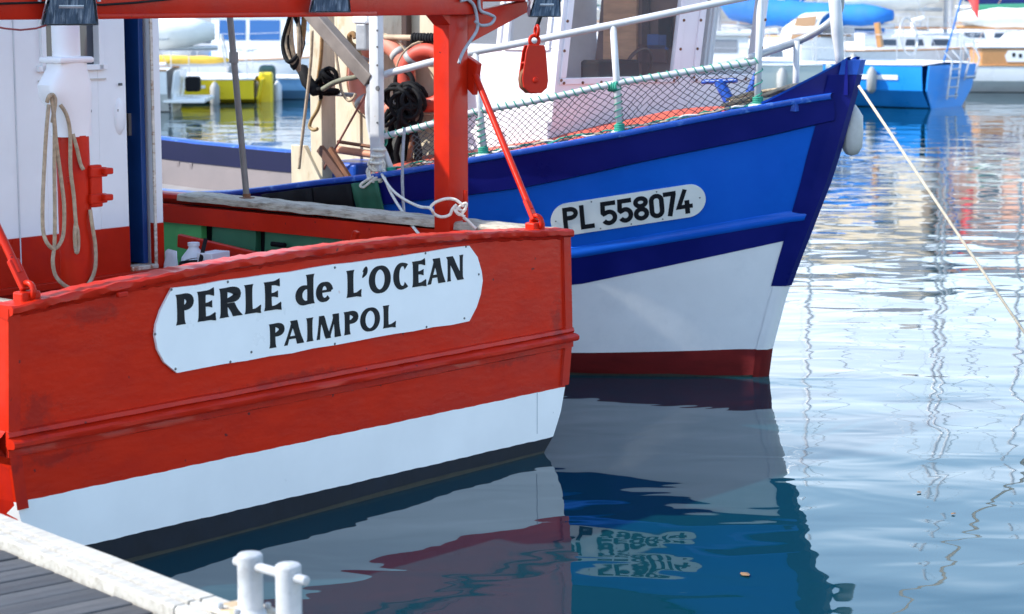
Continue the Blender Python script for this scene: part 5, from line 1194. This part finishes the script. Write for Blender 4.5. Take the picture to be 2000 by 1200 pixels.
# small blue boat and white cruiser
bo, _ = yacht('blue_dinghy', 'small light blue open boat lying under the white cruiser', wx(535, 47) - .9, 47.6, 172, 4.2, 1.7, .45, mat('pale blue hull', (.16, .36, .62), .35, .06, 2), cabin=False, mastless=True, rails=False, cat='dinghy', stern_w=.85)
MB().box((0, -2.16, .30), (1.30, .03, .42)).build('stern_panel', mat('mid blue panel', (.03, .14, .45), .4), bo); MB().tube([(.2, -2.18, .5), (.25, -2.2, -.2)], .05, 8).build('rudder', TEAK, bo)
for q in (-1, 0, 1): MB().box((0, q * .9, .36), (1.4, .2, .03)).build('thwart', TEAK, bo)
def cruiser(name, label, x, y, head, Ln, B, F, hull, winm, h=1.0, a=-.15, b=.30, group=GRP):
    o, P = yacht(name, label, x, y, head, Ln, B, F, hull, cabin=False, mastless=True, group=group, cat='motor boat', rise=.35)
    w_ = B * .40; y0, y1 = a * Ln, b * Ln
    prof = [(y0, F, F + h), (lerp(y0, y1, .55), F, F + h), (lerp(y0, y1, .78), F, F + h * .52), (y1, F, F + .08)]
    rows = [[Vector((-w_ * k, yy, z0 - .05)), Vector((-w_ * k * .88, yy, z1)), Vector((w_ * k * .88, yy, z1)), Vector((w_ * k, yy, z0 - .05))] for (yy, z0, z1), k in zip(prof, (1, 1, .9, .6))]
    mb = MB().grid(rows); mb.f.append((0, 1, 2, 3)); hs = mb.build('deckhouse', FWHITE, o, 30)
    MB().box((0, lerp(y0, y1, .25), F + h + .03), (w_ * 1.9, (y1 - y0) * .68, .06), bev=.02).build('house_roof', FWHITE, o)
    for s in (1, -1):
        for f0, f1 in ((.06, .26), (.29, .52)):
            def wp(f_, k): yy = lerp(y0, y1, f_); return Vector((s * (w_ * lerp(1, .88, k) + .012), yy, F + h * k))
            MB().add([wp(f0, .45), wp(f1, .45), wp(f1, .88), wp(f0, .88)], [(0, 1, 2, 3)]).build('window', winm, hs)
    k = .95; ya_, za_, yb_, zb_ = prof[1][0], prof[1][2], prof[2][0], prof[2][2]
    MB().add([Vector((-w_ * .75, lerp(ya_, yb_, .15), lerp(za_, zb_, .15) + .012)), Vector((w_ * .75, lerp(ya_, yb_, .15), lerp(za_, zb_, .15) + .012)), Vector((w_ * .72, lerp(ya_, yb_, .9), lerp(za_, zb_, .9) + .012)), Vector((-w_ * .72, lerp(ya_, yb_, .9), lerp(za_, zb_, .9) + .012))], [(0, 1, 2, 3)]).build('windscreen', winm, hs)
    return o
cruiser('motor_cruiser', 'white motor cruiser with blue tinted windows behind the small blue boat', wx(560, 50), 50.4, -8, 6.2, 2.4, .75, FWHITE, BLUEWIN, 1.05, -.25, .25)
cruiser('motor_cruiser', 'white motor boat with grey side windows, left of the blue bow post', wx(1600, 42) - 3.2, 42.2, 174, 6.4, 2.5, .92, GREYH, glass('grey side window', (.22, .23, .25), .2), .55, -.28, .28)
# azure yacht showing its stern, ladder and spray hood
by, bP = yacht('azure_yacht', 'azure blue yacht with stern ladder and brown windowed spray hood', 8.75 - .80 * 4.2, 43.6 + .60 * 4.2, 143, 8.4, 2.75, .86, BLUH, mast=11.5, cover=CANB, boom_z=1.62, boom_len=.50, mast_y=.14, cover_r=.28, dodger=(FWHITE, WBROWN), trunk_h=.46, chine=.42, cab=(-.16, .26), under=BLUH)
for s in (1, -1): MB().grid([[Vector((s * (bP(t, 1).x + .014), bP(t, 1).y, bP(t, 1).z + dz)) for t in (.06, .15, .25, .36)] for dz in (-.045, .045)]).build('stripe', FWHITE, by); MB().box((s * (bP(.40, 1).x), bP(.40, 1).y, bP(.4, 1).z), (.06, .55, .15), bev=.02).build('hull_port', GLASSD, by)
ld = MB(); yl = -4.42
for x_ in (-.42, -.02): ld.tube([(x_, yl - .02, .18), (x_, yl - .12, .95), (x_, yl + .08, 1.15)], .022, 6)
for z_ in (.24, .42, .60, .78): ld.tube([(-.42, yl - .04 - z_ * .08, z_), (-.02, yl - .04 - z_ * .08, z_)], .018, 6)
ld.build('stern_ladder', ALU, by, 60); l2 = MB()
for x_ in (.3, .75): l2.tube([(x_, yl - .05, .55), (x_, yl - .16, .98), (x_, yl, 1.3)], .022, 6)
l2.tube([(.3, yl - .07, .6), (.75, yl - .07, .6)], .03, 6); l2.build('wind_vane_frame', ALU, by, 60); MB().box((.0, yl - .03, .25), (.08, .03, .05)).build('exhaust', BLACK, by)
MB().box((-1.0, -3.2, 1.45), (.10, .5, .10), Matrix.Rotation(R(80), 3, 'X')).build('wooden_post', MASTO, by)
MB().tube([(0, -4.15, .9), (0, -4.64, 2.7)], .02, 6).build('ensign_staff', CANB, by); mb = MB().grid([[Vector((.03 * math.sin(j * 1.3), -4.62 - j * .05, 2.62 - i * .09 - j * .08)) for j in range(6)] for i in range(6)]).build('ensign', mat('red ensign', (.62, .06, .06), .8), by, 180)
# white boat with varnished coaming and green hood at the right edge
wo, wP = yacht('wooden_cabin_yacht', 'white boat with varnished wooden sides and green canvas hood at the right edge', wx(1888, 50) + 3.8, 50.6, -5, 7.6, 2.6, .62, FWHITE, mast=10, cover=CANW, boom_z=1.50, boom_len=.72, mast_y=.20, cover_r=.30, cabin=False, spar=MASTO)
MB().box((0, -1.2, .82), (2.1, 4.6, .42), bev=.05).build('coaming', TEAK, wo); MB().box((0, -1.2, 1.06), (2.16, 4.8, .06), bev=.02).build('cabin_top', FWHITE, wo)
for x_ in (-1.062, 1.062): MB().prism([(-2.9, .72), (-2.95, .86), (-2.88, .98), (-2.1, .98), (-1.95, .86), (-1.95, .72)], lambda a, b, d: Vector((x_ + (d if x_ > 0 else -d), a, b)), .006).build('name_panel', FWHITE, wo)
pn = MB(); 
for k in range(5): pn.box((1.072, -2.75 + k * .15, .88 - (k % 2) * .02), (.004, .07, .09))
for k in range(5): pn.box((-1.072, -2.75 + k * .15, .88 - (k % 2) * .02), (.004, .07, .09))
pn.build('panel_lettering', INK, wo)
MB().grid([[Vector((1.0 * math.cos(a), yy, 1.06 + hh * math.sin(a) ** .7)) for a in [math.pi * i / 12 for i in range(13)]] for yy, hh in ((-1.7, .42), (-.9, .62), (-.2, .60))]).build('green_hood', CANG, wo, 180)
MB().box((0, -.2 + .0, 1.30), (1.8, .02, .5)).build('hood_opening_shade', DARK, wo)  # near-black sheet stands for the shade inside the hood
MB().tube([(.0, 1.35, 2.02), (0, -3.6, 1.90)], .12, 8).build('cover_trim', CANG, wo, 180)
# the row further back: names and looks vary
rows_ = [(-13.5, 60, 176, 8.5, FWHITE, CANB, 11, 'white yacht far behind, leftmost of the back row'), (-5.6, 62, 4, 8.8, FWHITE, CANW, 12, 'white yacht with white sail cover, far behind the grey pole'), (1.2, 63, 178, 9, mat('dark green hull', (.01, .06, .05), .35), CANG, 12, 'dark green yacht in the back row behind the wheelhouse'),
         (7.4, 60, 3, 8.2, FWHITE, CANB, 11, 'white yacht with blue sail cover in the back row, behind the azure yacht'), (13.4, 61, 178, 8.8, FWHITE, mat('dark blue canvas', (.01, .03, .16), .8), 12.5, 'white yacht with dark blue sail cover in the back row, right'), (20.5, 62, 2, 8, mat('cream hull', (.70, .62, .45), .35), CANW, 10, 'cream yacht at the right end of the back row'), (-21, 58, 3, 9, FWHITE, CANW, 11.5, 'white yacht beyond the left edge, behind the red cabin')]
for x, y, hd, ln_, hm, cm_, mh, lb in rows_: yacht('moored_yacht', lb, x, y, hd, ln_, 2.8, .95, hm, mast=mh, cover=cm_, trunk_h=.45, cover_r=.2)
yacht('moored_yacht', 'dull red hulled yacht in the second row behind the wheelhouse', -1.2, 56.5, 175, 7.5, 2.6, .85, mat('dull red hull', (.42, .04, .03), .35), mast=10.5, cover=CANW, trunk_h=.42)
yacht('moored_yacht', 'white yacht second row, right behind the yellow boat', -8.6, 54.0, 178, 8.2, 2.7, .95, FWHITE, mast=11, cover=CANW, trunk_h=.5)

extra = [(-11.2, 51.5, 8, 7.2, FWHITE, CANB, 10, 'white yacht with blue cover in the second row, left of the yellow boat'), (2.6, 54, 172, 7.6, FWHITE, CANW, 10.5, 'white yacht in the second row seen behind the wheelhouse windows'), (9.9, 53.5, 10, 7.0, FWHITE, CANW, 9.8, 'white yacht just behind the stern of the azure yacht'), (14.6, 57.5, 170, 7.8, mat('navy yacht hull', (.01, .02, .10), .35), CANB, 11, 'navy hulled yacht behind the wooden boat at the right'), (17.6, 54.5, 12, 7.4, FWHITE, CANG, 10, 'white yacht with green sail cover beyond the right edge'), (5.0, 57, 184, 7.4, mat('pale blue yacht hull', (.35, .48, .62), .35), CANW, 10, 'pale blue yacht in the back row behind the blue bow')]
for x, y, hd, ln_, hm, cm_, mh, lb in extra: yacht('moored_yacht', lb, x, y, hd, ln_, 2.6, .9, hm, mast=mh, cover=cm_, trunk_h=.48, cover_r=.22, dodger=random.choice([None, (CANB, FGLASS), (FWHITE, WBROWN)]))
# quay and waterfront houses (seen in the water)
QA = R(-12); QF = Frame(10, 84, QA)
q = empty('quay', QF, kind='structure')
STONE = mat('granite quay', (.46, .43, .39), .85, .25, 1.2, .02, 3)
MB().box((0, 15, .5), (220, 30, 3.6)).build('quay_wall', STONE, q); MB().box((0, .25, 2.36), (220, .6, .14)).build('quay_coping', mat('quay coping', (.45, .43, .40), .8, .15, 2), q)
SLATE = mat('slate roof', (.20, .205, .215), .6, .2, 2, .01, 6); SHUT = mat('window frame white', (.78, .78, .76), .5)
cols = [((.66, .62, .54), 'cream'), ((.72, .70, .66), 'white'), ((.42, .38, .33), 'grey stone'), ((.72, .70, .66), 'whitewashed'), ((.72, .46, .33), 'peach'), ((.76, .62, .44), 'pale ochre'), ((.75, .42, .30), 'salmon'), ((.70, .68, .62), 'off-white'), ((.60, .55, .47), 'beige'), ((.72, .70, .66), 'bright white')]
xq = -56
winp = None
for i, (c_, nm) in enumerate(cols):
    w_ = [11, 9, 10, 12, 11, 9, 12, 10, 11, 10][i]; hh = [5.6, 6.4, 5.5, 6.2, 6.0, 6.6, 5.8, 6.2, 5.6, 6.5][i]
    p = QF.w((xq + w_ / 2, 13 + (i % 3) * .6, 2.3)); hf = Frame(p.x, p.y, QA + R(-14))
    h_ = empty('waterfront_house', hf, '%s waterfront house, number %s from the left along the far quay' % (nm, ['one', 'two', 'three', 'four', 'five', 'six', 'seven', 'eight', 'nine', 'ten'][i]), 'house', 'houses along the far quay', z=2.3)
    MB().box((0, 4, hh / 2), (w_ - .3, 8, hh)).build('wall', mat('render ' + nm, c_, .85, .08, .5, .01, 4), h_)
    rf = MB().add([(-w_ / 2, -.4, hh), (w_ / 2, -.4, hh), (w_ / 2, 8.4, hh), (-w_ / 2, 8.4, hh), (-w_ / 2, 4, hh + 1.9), (w_ / 2, 4, hh + 1.9)], [(0, 1, 5, 4), (2, 3, 4, 5), (1, 2, 5), (3, 0, 4), (0, 3, 2, 1)]).build('roof', SLATE, h_)
    MB().box((w_ * .32, 4, hh + 1.9), (.9, .7, 1.8)).build('chimney', STONE, rf)
    for fl in range(2):
        for k in range(3):
            wx_ = (k - 1) * w_ * .29; wz = 1.6 + fl * 2.6
            if fl == 0 and k == 1:
                MB().box((wx_, -.02, 1.15), (1.1, .10, 2.3)).build('door', TEAK, h_); continue
            f_ = MB().box((wx_, -.02, wz), (1.15, .12, 1.65)).build('window', SHUT, h_); MB().box((wx_, -.09, wz), (.95, .03, 1.45)).build('pane', FGLASS, f_)
    xq += w_
